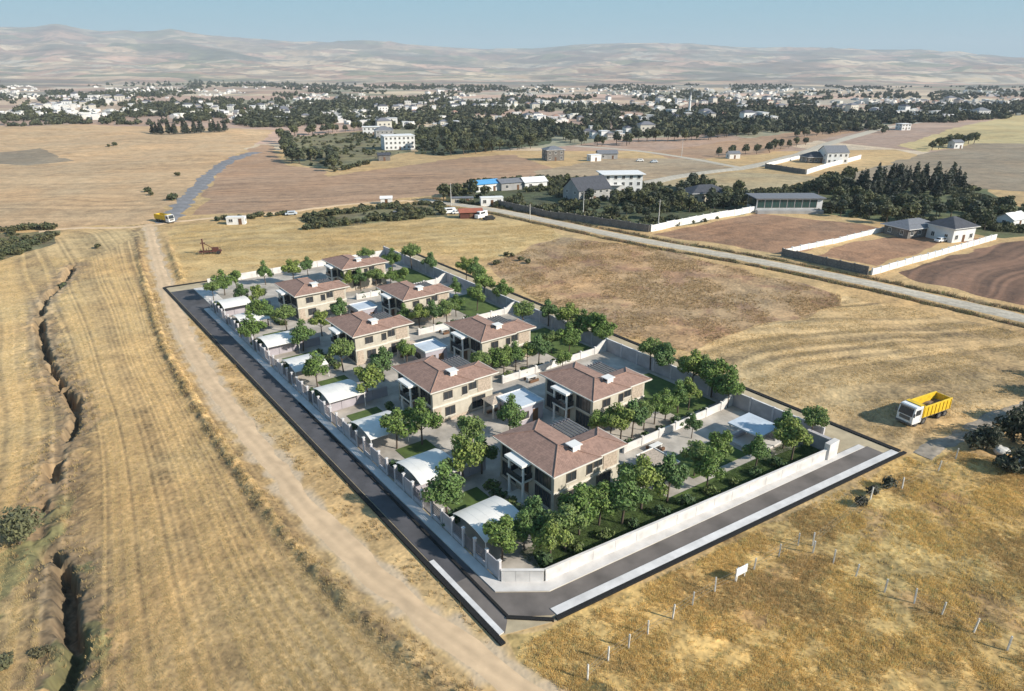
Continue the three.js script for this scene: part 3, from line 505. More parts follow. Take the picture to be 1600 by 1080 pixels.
// ---------------------------------------------------------------- villas
function hipFaces(x0, x1, zf, zb, y, s, leftHip = true, rightHip = true) { // ridge along the longer side; zf > zb
  const w = x1 - x0, l = zf - zb;
  if (w >= l) { const h = l / 2 * s, m = (zf + zb) / 2, a = leftHip ? x0 + l / 2 : x0, b = rightHip ? x1 - l / 2 : x1, Y = y + h;
    const f = [[[x0, y, zf], [x1, y, zf], [b, Y, m], [a, Y, m]], [[x1, y, zb], [x0, y, zb], [a, Y, m], [b, Y, m]]];
    if (leftHip) f.push([[x0, y, zb], [x0, y, zf], [a, Y, m]]); if (rightHip) f.push([[x1, y, zf], [x1, y, zb], [b, Y, m]]); return f; }
  const h = w / 2 * s, m = (x0 + x1) / 2, Y = y + h, a = zf - w / 2, b = zb + w / 2;
  return [[[x1, y, zf], [x1, y, zb], [m, Y, b], [m, Y, a]], [[x0, y, zb], [x0, y, zf], [m, Y, a], [m, Y, b]], [[x0, y, zf], [x1, y, zf], [m, Y, a]], [[x1, y, zb], [x0, y, zb], [m, Y, b]]];
}
function windowOn(parent, side, a0, a1, y0, y1, at0, mull = 1, frameMat = M.frame, paneMat = M.glass) { // side 'front' (+z), 'side' (-x), 'back' (-z), 'end' (+x)
  const place = g => { if (side === 'side') { g.rotateY(-Math.PI / 2); g.translate(at0, 0, 0); } else if (side === 'end') { g.rotateY(Math.PI / 2); g.translate(at0, 0, 0); } else if (side === 'back') { g.rotateY(Math.PI); g.translate(0, 0, at0); } else g.translate(0, 0, at0); return g; };
  const s = (side === 'end' || side === 'back') ? -1 : 1, A = Math.min(s * a0, s * a1), B = Math.max(s * a0, s * a1);
  const bars = [box(A, B, y0, y0 + 0.08, -0.02, 0.07), box(A, B, y1 - 0.08, y1, -0.02, 0.07), box(A, A + 0.08, y0 + 0.08, y1 - 0.08, -0.02, 0.07), box(B - 0.08, B, y0 + 0.08, y1 - 0.08, -0.02, 0.07)];
  for (let k = 1; k < mull; k++) { const x = mix(A, B, k / mull); bars.push(box(x - 0.03, x + 0.03, y0 + 0.08, y1 - 0.08, -0.01, 0.06)); }
  const win = new THREE.Group(); win.name = 'window'; parent.add(win);
  part('frame', place(joined(bars)), frameMat, win); part('pane', place(box(A + 0.08, B - 0.08, y0 + 0.08, y1 - 0.08, -0.03, 0.02)), paneMat, win);
  part('sill', place(box(A - 0.08, B + 0.08, y0 - 0.08, y0 - 0.003, -0.02, 0.12)), M.villaTrim, win);
  return win;
}
function makeVilla() {
  const v = new THREE.Group(); v.name = numbered('villa'); scene.add(v);
  part('wall', box(0.7, 7.0, 0, 5.6, -11.3, -0.45), M.villaWall, v);
  part('wall', box(7.003, 11.8, 0, 5.59, -4.9, -0.7), M.villaWall, v);
  part('plinth', joined([box(0.6, 7.1, 0, 0.5, -0.447, -0.38), box(7.1, 11.9, 0, 0.5, -0.697, -0.6), box(0.62, 0.697, 0, 0.5, -11.3, -0.45)]), M.villaStone, v);
  part('floor_band', joined([box(0.62, 7.05, 2.75, 3.0, -0.447, -0.36), box(7.05, 11.88, 2.75, 3.0, -0.697, -0.6)]), M.villaTrim, v);
  part('stone_panel', box(9.0, 11.4, 3.1, 5.2, -0.697, -0.62), M.villaStone, v);
  part('stone_panel', box(0.9, 2.1, 0.5, 2.7, -0.447, -0.39), M.villaStone, v);
  const terrace = part('terrace_block', box(7.003, 11.7, 0, 4.9, -10.4, -4.903), M.villaWall, v);
  part('flat_roof', soft(7.05, 12.0, 4.903, 5.12, -10.8, -5.6, 0.03), M.slateFlat, terrace);
  for (let i = 0; i < 8; i++) part('pergola_slat', box(7.3 + i * 0.58, 7.42 + i * 0.58, 5.3, 5.42, -10.7, -5.9), M.slat, terrace);
  for (const z of [-6.1, -10.4]) part('pergola_beam', box(7.1, 11.9, 5.123, 5.297, z - 0.07, z + 0.07), M.slat, terrace);
  // roof
  const roof = new THREE.Group(); roof.name = 'roof'; v.add(roof);
  const S = 0.32, y = 5.86;
  part('tiles', quads(hipFaces(0.0, 7.7, 0.28, -12.0, y, S)), M.roofTile, roof);
  part('tiles', quads(hipFaces(3.85, 12.5, 0.0, -5.5, y, S, false, true)), M.roofTile, roof);
  part('eaves', joined([box(0.0, 7.7, 5.6, 5.858, -12.0, 0.28), box(7.703, 12.5, 5.6, 5.858, -5.5, 0.0)]), M.fascia, roof);
  part('gutter', joined([box(-0.09, -0.003, 5.72, 5.87, -12.0, 0.36), box(-0.003, 7.78, 5.72, 5.87, 0.283, 0.36), box(7.783, 12.6, 5.72, 5.87, 0.003, 0.08), box(12.503, 12.6, 5.72, 5.87, -5.5, 0.0)]), M.villaTrim, roof);
  const m = 3.85, Y = y + m * S; // ridge tiles
  const tube = (a, b) => new THREE.TubeGeometry(new THREE.LineCurve3(new THREE.Vector3(...a), new THREE.Vector3(...b)), 1, 0.11, 6);
  part('ridge', joined([tube([m, Y, 0.28 - m], [m, Y, -12 + m]), tube([0, y, 0.28], [m, Y, 0.28 - m]), tube([7.7, y, 0.28], [m, Y, 0.28 - m]), tube([0, y, -12], [m, Y, -12 + m]), tube([7.7, y, -12], [m, Y, -12 + m]), tube([6.5, y + 2.75 * S, -2.75], [9.75, y + 2.75 * S, -2.75]), tube([12.5, y, 0], [9.75, y + 2.75 * S, -2.75]), tube([12.5, y, -5.5], [9.75, y + 2.75 * S, -2.75])]), M.roofTile, roof);
  const dormer = part('dormer', box(4.8, 6.0, 6.2, 7.2, -2.9, -1.8), M.villaWhite, roof);
  part('dormer_roof', soft(4.6, 6.2, 7.203, 7.33, -3.1, -1.6, 0.03), M.villaWhite, dormer); part('dormer_window', box(4.76, 4.798, 6.8, 7.12, -2.75, -1.95), M.glass, dormer);
  // entrance with two columns and its own small white roof on the road side
  const porch = new THREE.Group(); porch.name = 'porch'; v.add(porch);
  for (const z of [-4.6, -7.4]) { part('column', cyl(0.2, 0.17, 5.1, -0.75, 0.12, z, 12), M.villaWhite, porch); part('column_base', box(-1.02, -0.48, 0, 0.24, z - 0.27, z + 0.27), M.villaTrim, porch); }
  part('porch_roof', soft(-1.25, 0.65, 5.25, 5.58, -7.8, -4.2, 0.04), M.villaWhite, porch);
  part('balcony', soft(-1.1, 0.697, 2.75, 2.98, -7.5, -4.5, 0.03), M.villaTrim, porch);
  part('balcony_rail', joined([box(-1.08, -1.04, 3.05, 3.85, -7.4, -4.6), box(-1.04, 0.65, 3.05, 3.85, -7.42, -7.38), box(-1.04, 0.65, 3.05, 3.85, -4.62, -4.58)]), M.glass, porch);
  part('step', box(-1.3, 0.6, 0, 0.16, -7.2, -4.8), M.villaTrim, porch);
  const door = part('door', box(0.64, 0.697, 0.16, 2.5, -6.6, -5.3), M.door, v); part('handle', box(0.58, 0.638, 1.2, 1.5, -5.6, -5.54), M.steel, door);
  // glazing
  windowOn(v, 'side', -4.0, -1.0, 0.3, 2.6, 0.697, 4); windowOn(v, 'side', -4.0, -1.0, 3.1, 5.3, 0.697, 4);
  windowOn(v, 'side', -10.8, -7.9, 0.3, 2.6, 0.697, 3); windowOn(v, 'side', -10.8, -7.9, 3.1, 5.3, 0.697, 3); windowOn(v, 'side', -7.2, -4.8, 3.05, 5.2, 0.697, 3);
  windowOn(v, 'front', 5.9, 6.9, 3.6, 5.0, -0.447, 1); windowOn(v, 'front', 7.3, 8.8, 3.9, 5.2, -0.697, 2);
  windowOn(v, 'front', 2.6, 4.2, 3.7, 5.0, -0.447, 2); windowOn(v, 'front', 2.8, 4.6, 0.9, 2.4, -0.447, 2); windowOn(v, 'front', 7.9, 10.4, 0.4, 2.5, -0.697, 3);
  windowOn(v, 'end', -4.2, -1.4, 0.4, 2.5, 11.803, 3); windowOn(v, 'end', -4.0, -1.6, 3.4, 5.0, 11.803, 2); windowOn(v, 'end', -9.6, -5.8, 0.4, 2.6, 11.703, 4);
  return v;
}
{
  const spots = [[16.0, 11.9, 'beige villa with pinkish hipped roof nearest the chamfered white wall'], [16.0, 39.9, 'beige villa with pinkish roof, second along the gated fence'], [16.6, 67.9, 'beige villa with pinkish roof, third along the gated fence'], [16.9, 97.0, 'beige villa with pinkish roof, last along the gated fence'],
    [33.3, 23.6, 'beige villa with pinkish roof beside the lavender pavilion garden'], [33.5, 52.2, 'beige villa with pinkish roof, second along the tall field wall'], [33.8, 81.0, 'beige villa with pinkish roof, third along the tall field wall'], [33.6, 110.6, 'beige villa with pinkish roof, farthest along the tall field wall']];
  let first = null;
  spots.forEach(([u, v, label]) => { const o = first ? first.clone() : makeVilla(); if (first) { o.name = numbered('villa'); scene.add(o); } else first = o; o.position.copy(P3(u, v, 0.1)); o.rotation.y = TURN; o.userData = { label, category: 'villa', group: 'villas of the walled estate' }; });
}
// ---------------------------------------------------------------- annexes, pavilion, garden furniture
function annex(u0, u1, v0, v1, h, label, roofMat, wallMat) {
  const a = thing('annex', label, 'outbuilding', P3(u0, v0, 0.1), TURN, 'flat-roofed annexes between villas'); const w = u1 - u0, l = v1 - v0;
  part('wall', box(0.15, w - 0.15, 0, h, -l + 0.15, -0.15), wallMat, a); const r = part('roof', soft(0, w, h + 0.003, h + 0.22, -l, 0, 0.03), roofMat, a);
  part('parapet', joined([box(0, w, h + 0.223, h + 0.34, -0.12, 0), box(0, w, h + 0.223, h + 0.34, -l, -l + 0.12), box(0, 0.12, h + 0.223, h + 0.34, -l + 0.12, -0.12), box(w - 0.12, w, h + 0.223, h + 0.34, -l + 0.12, -0.12)]), M.villaWhite, r);
  windowOn(a, 'front', 0.6, w * 0.45, 0.9, 2.1, -0.147, 2); part('door', box(w * 0.6, w * 0.6 + 1.0, 0, 2.1, -0.147, -0.1), M.door, a); windowOn(a, 'side', -l + 0.8, -l * 0.4, 0.9, 2.1, 0.147, 2);
}
annex(26.3, 31.6, 32.2, 37.4, 2.9, 'pale blue flat-roofed annex between the two villas nearest the pavilion', M.annexRoof, M.annexWall);
annex(26.6, 31.4, 59.6, 64.4, 2.9, 'pale blue flat-roofed annex behind the second gated villa', M.annexRoof, M.annexWall);
annex(27.0, 31.6, 88.0, 92.8, 2.9, 'pale blue flat-roofed annex behind the third gated villa', M.annexRoof, M.annexWall);
annex(31.0, 34.4, 8.0, 12.6, 2.7, 'small beige flat-roofed annex beside the villa on the front lawn', M.villaStone, M.villaWall);
{
  const p = thing('pavilion', 'lavender grey open pavilion on the front garden terrace', 'pavilion', P3(48.9, 6.0, 0.1), TURN);
  part('floor', soft(-0.4, 5.2, 0, 0.25, -5.6, 0.4, 0.03), M.pathWhite, p); part('roof', soft(-0.2, 4.9, 2.45, 2.7, -5.3, 0.1, 0.04), M.annexRoof, p);
  for (const x of [0.1, 4.5]) for (const z of [-0.2, -5.0]) part('post', soft(x, x + 0.22, 0.253, 2.447, z - 0.22, z, 0.02), M.wallWhite, p);
  part('bench', soft(0.6, 4.2, 0.253, 0.7, -4.7, -4.1, 0.04), M.annexWall, p); part('screen', box(4.75, 4.85, 0.253, 2.2, -4.7, -0.5), M.annexWall, p);
}
for (let k = 0; k < 3; k++) { const g = thing('garden_gazebo', 'small beige hipped gazebo beside ' + ['the second gated villa', 'the third gated villa', 'the last gated villa'][k], 'gazebo', P3(25.0, 36.6 + 28.2 * k, 0.1), TURN, 'beige gazebos'); part('roof', quads(hipFaces(-0.3, 3.3, 0.3, -2.6, 2.65, 0.4)), M.villaStone, g); part('beam', joined([box(-0.2, 3.2, 2.45, 2.647, 0.0, 0.2), box(-0.2, 3.2, 2.45, 2.647, -2.5, -2.3), box(-0.2, 0.0, 2.45, 2.647, -2.3, 0.0), box(3.0, 3.2, 2.45, 2.647, -2.3, 0.0)]), M.villaTrim, g); for (const x of [0, 2.8]) for (const z of [0.1, -2.3]) part('post', box(x, x + 0.22, 0, 2.447, z - 0.2, z), M.villaTrim, g); part('bench', soft(0.4, 2.6, 0, 0.45, -2.2, -1.8, 0.03), M.door, g); }
for (const [u, v, w] of [[35.2, 15.4, 'between low wall and front lawn'], [35.6, 44.2, 'behind the pale blue annex'], [36, 73, 'farther up by the third garden wall']]) {
  const s = thing('garden_table', 'white garden table with two benches ' + w, 'table', P3(u + 3, v, 0.1), TURN, 'garden tables');
  part('tabletop', soft(-1, 1, 0.7, 0.78, -0.45, 0.45, 0.02), M.villaWhite, s); for (const x of [-0.8, 0.8]) part('leg', box(x - 0.05, x + 0.05, 0, 0.697, -0.35, 0.35), M.villaWhite, s); for (const z of [-0.8, 0.8]) part('bench', soft(-0.95, 0.95, 0, 0.45, z - 0.17, z + 0.17, 0.03), M.door, s);
}
// ---------------------------------------------------------------- trees
function crownGeo(seed, { lobes, n, size, base, vary, droop = 0 }) { // leaf-clump faces spread through several lobes
  reseed(seed); const pos = [], col = [], nor = []; const q = new THREE.Vector3(), t1 = new THREE.Vector3(), t2 = new THREE.Vector3(), nn = new THREE.Vector3(), e = new THREE.Vector3();
  const vol = lobes.map(l => l[3] * l[4] * l[5]), tot = vol.reduce((a, b) => a + b);
  for (let i = 0; i < n; i++) {
    let r = rnd() * tot, k = 0; while (r > vol[k] && k < lobes.length - 1) { r -= vol[k]; k++; }
    const L = lobes[k], th = rnd() * 6.283, ph = Math.acos(rr(-1, 1)), rad = Math.pow(rnd(), 0.42);
    nn.set(Math.sin(ph) * Math.cos(th), Math.cos(ph), Math.sin(ph) * Math.sin(th)); q.set(L[0] + nn.x * L[3] * rad, L[1] + nn.y * L[4] * rad, L[2] + nn.z * L[5] * rad);
    nn.addScaledVector(e.set(rr(-1, 1), rr(-0.6, 1), rr(-1, 1)), 0.9).normalize();
    t1.set(rr(-1, 1), rr(-1, 1), rr(-1, 1)).cross(nn).normalize(); t2.crossVectors(nn, t1);
    const s = size * rr(0.6, 1.35), tone = rr(1 - vary, 1 + vary), warm = rr(0, 0.35) * vary;
    const c = [base[0] * tone * (1 + warm * 1.5), base[1] * tone * (1 + warm * 0.5), base[2] * tone];
    const A = [t1.x * s, t1.y * s, t1.z * s], B = [t2.x * s * 0.62, t2.y * s * 0.62, t2.z * s * 0.62], up = s * 0.18;
    const v = [[-A[0], -A[1], -A[2]], [B[0] + nn.x * up, B[1] + nn.y * up, B[2] + nn.z * up], [A[0], A[1], A[2]], [-B[0] + nn.x * up, -B[1] + nn.y * up, -B[2] + nn.z * up]];
    for (const w of [0, 1, 2, 0, 2, 3]) { pos.push(q.x + v[w][0], q.y + v[w][1], q.z + v[w][2]); col.push(...c); }
  }
  const g = new THREE.BufferGeometry(); g.setAttribute('position', new THREE.Float32BufferAttribute(pos, 3)); g.setAttribute('color', new THREE.Float32BufferAttribute(col, 3)); g.computeVertexNormals(); return g;
}
function trunkGeo(seed, h, r, spread, limbs = 4) {
  reseed(seed); const list = []; const bend = [rr(-0.1, 0.1), rr(-0.1, 0.1)];
  const limb = (a, b, r0, r1) => { const d = new THREE.Vector3().subVectors(b, a), L = d.length(), g = new THREE.CylinderGeometry(r1, r0, L, 6, 1, true); g.translate(0, L / 2, 0); g.applyQuaternion(new THREE.Quaternion().setFromUnitVectors(new THREE.Vector3(0, 1, 0), d.normalize())); g.translate(a.x, a.y, a.z); list.push(g); };
  const m = new THREE.Vector3(bend[0], h * 0.55, bend[1]), t = new THREE.Vector3(bend[0] * 1.5, h, bend[1] * 1.5); limb(new THREE.Vector3(0, -0.15, 0), m, r, r * 0.75); limb(m, t, r * 0.75, r * 0.35);
  for (let i = 0; i < limbs; i++) { const a = i / limbs * 6.283 + rr(-0.4, 0.4), k = rr(0.5, 0.85); limb(new THREE.Vector3(bend[0] * k, h * k, bend[1] * k), new THREE.Vector3(Math.cos(a) * spread, h * k + spread * rr(0.6, 1.0), Math.sin(a) * spread), r * 0.45, r * 0.15); }
  return joined(list);
}
const YOUNG = [0, 1, 2, 3, 4, 5].map(i => {
  reseed(900 + i); const lobes = [[0, 3.35, 0, 1.0, 0.95, 1.0]]; for (let k = 0; k < 6; k++) { const a = k / 6 * 6.283 + rr(-0.4, 0.4), R = rr(0.8, 1.45); lobes.push([Math.cos(a) * R, rr(2.2, 3.9), Math.sin(a) * R, rr(0.55, 1.05), rr(0.5, 0.85), rr(0.55, 1.05)]); } lobes.push([rr(-0.4, 0.4), rr(4.1, 4.7), rr(-0.4, 0.4), rr(0.5, 0.8), rr(0.45, 0.8), 0.6]);
  return [trunkGeo(40 + i, 3.0, 0.11, 0.8), crownGeo(20 + i, { lobes, n: 2500, size: 0.155, base: [[0.145, 0.230, 0.045], [0.110, 0.196, 0.046], [0.190, 0.258, 0.052], [0.094, 0.175, 0.048], [0.158, 0.235, 0.06], [0.120, 0.206, 0.038]][i], vary: 0.42 })];
});
let treeCount = 0;
function youngTree(px, py, scale, label, group, u) {
  scale *= 1.17 * (0.86 + 0.3 * LAT[(px * 7 + py) & 65535]); const h = 3.35 * scale, [x, d] = ground(px, py, h + 0.1), [pu, pv] = toPlot(x, d);
  const inside = pu > 4 && pu < 59 && pv > 0 && pv < 138; const k = treeCount++ % 6; reseed(5000 + treeCount);
  const t = thing('young_tree', label, 'tree', new THREE.Vector3(x, inside ? 0.1 : height(x, d), -d), rr(0, 6.28), group); t.scale.set(scale * rr(0.92, 1.1), scale, scale * rr(0.92, 1.1));
  part('trunk', YOUNG[k][0], M.bark, t); part('crown', YOUNG[k][1], M.leaf, t);
}
const rowOf = (list, scale, say, group) => list.forEach((p, i) => youngTree(p[0], p[1], (p[2] || 1) * scale, 'green tree ' + say(ORD[i]), group));
rowOf([[784, 831], [820, 822], [861, 831], [834, 800], [884, 812], [907, 785, 1.1], [938, 776, 1.1], [975, 764, 1.1], [1006, 742, 1.25], [1047, 736], [1089, 706], [1110, 722, 1.2], [1128, 691], [1185, 698]], 1.0, o => o + ' from the chamfered corner in the front lawn row', 'trees on the front lawn');
rowOf([[1244, 676], [1230, 662], [1274, 652]], 1.05, o => o + ' in the cluster beside the white end pier', 'trees by the end pier');
rowOf([[1142, 594], [1116, 579], [1102, 573], [1085, 568], [1040, 552], [1019, 543], [942, 507], [927, 501], [912, 498], [887, 490], [857, 482], [818, 484], [787, 448], [755, 436], [742, 416], [728, 411], [672, 406], [642, 392], [612, 400]], 1.12, o => o + ' from the end pier along the tall field wall', 'trees along the field wall');
rowOf([[937, 655], [955, 652], [972, 649], [990, 645], [1008, 640], [1025, 632], [1042, 624], [1062, 613], [1079, 607], [1083, 660, 0.8]], 0.95, o => o + ' in the row below the villa beside the pavilion', 'hedge row of trees by pavilion villa');
rowOf([[750, 562], [768, 558], [787, 554], [806, 549], [824, 545], [842, 540], [862, 527], [890, 520], [880, 558, 0.8]], 0.95, o => o + ' in the row below the second field-wall villa', 'tree row below second field-wall villa');
rowOf([[632, 487], [654, 486], [676, 484], [697, 480], [712, 472], [745, 457], [712, 446]], 0.95, o => o + ' in the row below the third field-wall villa', 'tree row below third field-wall villa');
rowOf([[542, 432], [562, 431], [586, 429], [610, 428], [630, 426]], 0.95, o => o + ' in the row below the farthest villa', 'tree row below farthest villa');
rowOf([[697, 756, 1.2], [722, 704, 1.1], [752, 702, 1.1], [736, 668], [657, 648, 1.1], [617, 660], [797, 640], [572, 587], [597, 560], [533, 545, 1.1], [492, 568], [634, 545], [470, 517], [500, 497], [530, 478], [445, 489], [393, 506], [399, 480], [416, 482], [400, 456], [376, 455]], 1.0, o => o + ' from the corner among the gated villa yards', 'trees in the yards behind the gated fence');
rowOf([[330, 448], [347, 435], [367, 431], [412, 421], [456, 416], [479, 411], [572, 396]], 1.0, o => o + ' from the dark road along the far boundary', 'trees along the far boundary');

{ // low rounded shrubs along walls and lawns of the estate
  const lobes = [[0, 0.45, 0, 0.6, 0.45, 0.6], [0.45, 0.35, 0.2, 0.4, 0.35, 0.4], [-0.4, 0.38, -0.2, 0.42, 0.36, 0.42]], g = [0, 1].map(i => crownGeo(860 + i, { lobes, n: 170, size: 0.17, base: i ? [0.12, 0.17, 0.04] : [0.06, 0.12, 0.035], vary: 0.4 }));
  const put = (u, v, s, label, group) => { reseed(u * 31 + v * 7); const t = thing('garden_shrub', label, 'shrub', P3(u, v, 0.1), rr(0, 6), group); t.scale.setScalar(s * rr(0.85, 1.2)); part('trunk', STUB, M.bark, t); part('crown', g[(u * 10 + v) & 1], M.leaf, t); };
  const STUB = trunkGeo(870, 0.35, 0.04, 0.25, 3);
  for (let k = 0; k < 4; k++) for (let i = 0; i < 5; i++) put(14.0 - (i % 2) * 0.5, 13 + 28.2 * k + i * 2.1, 1.25, 'low shrub ' + ORD[i] + ' along the road front of ' + ['the villa nearest the chamfered wall', 'the second gated villa', 'the third gated villa', 'the last gated villa'][k], 'shrubs before gated villas');
  for (let k = 0; k < 4; k++) for (let i = 0; i < 6; i++) put(36 + i * 3.4, 18.4 + 28.8 * k, 1.3, 'low shrub ' + ORD[i] + ' behind the white garden wall of ' + ['the pavilion villa', 'second field-wall villa', 'third field-wall villa', 'the farthest villa'][k], 'shrubs behind garden walls');
  for (let i = 0; i < 10; i++) put(10.2 + i * 4.2, 6.2 - i * 0.42, 1.3, 'low shrub ' + ORD[i] + ' along the front lawn from the corner', 'shrubs on front lawn');
  for (let i = 0; i < 8; i++) put(6.0, 18.4 + i * 14.1, 1.5, 'low shrub beside the gated fence, ' + ORD[i] + ' from the corner', 'shrubs behind gated fence');
}
// shrubs and bigger trees outside the estate
function shrub(name, pos, w, h, seed, base, label, category, n, size, turn = 0) {
  reseed(seed); const lobes = []; for (let k = 0; k < 8; k++) { const a = rr(0, 6.28), R = rr(0, 0.62) * w / 2; lobes.push([Math.cos(a) * R, h * rr(0.3, 0.65), Math.sin(a) * R * 0.8, w * rr(0.15, 0.28), h * rr(0.22, 0.36), w * rr(0.15, 0.26)]); }
  const t = thing(name, label, category, pos, turn); part('trunk', trunkGeo(seed + 3, h * 0.4, 0.06 + h * 0.015, w * 0.2, 5), M.bark, t); part('crown', crownGeo(seed + 1, { lobes, n, size, base, vary: 0.35 }), M.leaf, t); return t;
}
shrub('olive_bush', at(30, 848), 8.6, 5.0, 61, [0.135, 0.145, 0.065], 'round olive green bush beside the gully', 'bush', 2600, 0.2);
shrub('olive_bush', at(12, 1040), 3.6, 1.3, 64, [0.11, 0.115, 0.05], 'low olive green scrub at the gully near the frame corner', 'bush', 500, 0.2);
shrub('weed_bush', at(58, 1020), 2.6, 0.9, 66, [0.13, 0.12, 0.055], 'sparse weedy scrub between the gully branches', 'bush', 260, 0.17);
shrub('dark_bush', at(1344, 790), 2.6, 1.5, 67, [0.045, 0.045, 0.025], 'dark scrub bush lowest of three by the front kerb', 'bush', 320, 0.2);
shrub('dark_bush', at(1362, 772), 2.4, 1.5, 70, [0.05, 0.052, 0.028], 'dark scrub bush in the middle of three by the front kerb', 'bush', 320, 0.2);
shrub('dark_bush', at(1388, 762), 2.4, 2.1, 73, [0.04, 0.05, 0.025], 'dark upright bush highest of three by the front kerb', 'bush', 320, 0.2);
[[1540, 704, 6.5, 4.6], [1582, 690, 8, 6.4], [1612, 742, 7, 5.0], [1572, 738, 4.2, 2.6], [1650, 705, 9, 8], [1625, 664, 7, 6.5]].forEach(([x, y, w, h], i) => shrub('dark_tree', at(x, y), w, h, 80 + i * 4, [0.045, 0.055, 0.026], 'dark dense tree ' + ['at the track end of the clump', 'behind the pale boulders', 'at the frame edge above the grass', 'low in front of the boulders', 'tall at the frame edge', 'at the back of the clump'][i], 'tree', 1300, 0.3));
[[93, 100.5, 8, 8.6], [100, 99, 8, 9.5], [99, 107, 8, 8]].forEach(([x, d, w, h], i) => shrub('shade_tree', new THREE.Vector3(x, height(x, d), -d), w, h, 120 + i * 5, [0.045, 0.058, 0.026], 'tall tree beside the field casting a long shadow, ' + ['first from the truck', 'second from the truck', 'standing behind'][i], 'tree', 900, 0.4));
[[1552, 695, 0.9], [1590, 712, 1.2], [1575, 716, 0.7], [1598, 700, 1.0]].forEach(([x, y, r], i) => { reseed(300 + i); const g = new THREE.IcosahedronGeometry(r, 2), p = g.attributes.position, f = new THREE.Vector3(); for (let k = 0; k < p.count; k++) { f.fromBufferAttribute(p, k); const s = 0.75 + 0.5 * vn(f.x * 1.7 / r + i * 9, f.y * 1.7 / r + f.z * 2.1 / r); p.setXYZ(k, f.x * s * 1.2, f.y * s * 0.8, f.z * s); } g.computeVertexNormals(); const b = new THREE.Mesh(g, M.rock); b.name = numbered('boulder'); b.position.copy(at(x, y)).add(new THREE.Vector3(-0.5, r * 0.55, 2.4)); tag(b, 'pale boulder among the dark trees, ' + ['left of the others', 'largest', 'lowest', 'at the frame edge'][i], 'boulder', 'pale boulders'); shade(b); scene.add(b); });

// ---------------------------------------------------------------- dry grass, weeds: far too many to count
function tuftGeo(seed, blades, h, spread, w) { reseed(seed); const pos = []; for (let i = 0; i < blades; i++) { const a = rr(0, 6.283), r = rr(0, spread), x = Math.cos(a) * r, z = Math.sin(a) * r, l = rr(0.2, 0.7), H = h * rr(0.55, 1.1), b = rr(0, 6.283), bx = Math.cos(b) * w, bz = Math.sin(b) * w; pos.push(x - bx, -0.05, z - bz, x + bx, -0.05, z + bz, x + Math.cos(a) * l * H, H, z + Math.sin(a) * l * H); } const g = new THREE.BufferGeometry(); g.setAttribute('position', new THREE.Float32BufferAttribute(pos, 3)); g.computeVertexNormals(); return g; }
function scatter(name, geo, spots, label) { // spots: [x, d, scale, r, g, b]
  const m = new THREE.InstancedMesh(geo, new THREE.MeshPhysicalMaterial({ roughness: 1, transmission: 0.35, thickness: 0, side: THREE.DoubleSide }), spots.length), o = new THREE.Object3D(), c = new THREE.Color();
  spots.forEach((s, i) => { o.position.set(s[0], height(s[0], s[1]), -s[1]); o.rotation.set(0, i * 2.399, 0); o.scale.set(s[2], s[2] * (0.7 + 0.6 * ((i * 0.618) % 1)), s[2]); o.updateMatrix(); m.setMatrixAt(i, o.matrix); m.setColorAt(i, c.setRGB(s[3], s[4], s[5])); });
  m.name = numbered(name); m.castShadow = m.receiveShadow = true; tag(m, label, 'grass', null, 'stuff'); scene.add(m); return m;
}
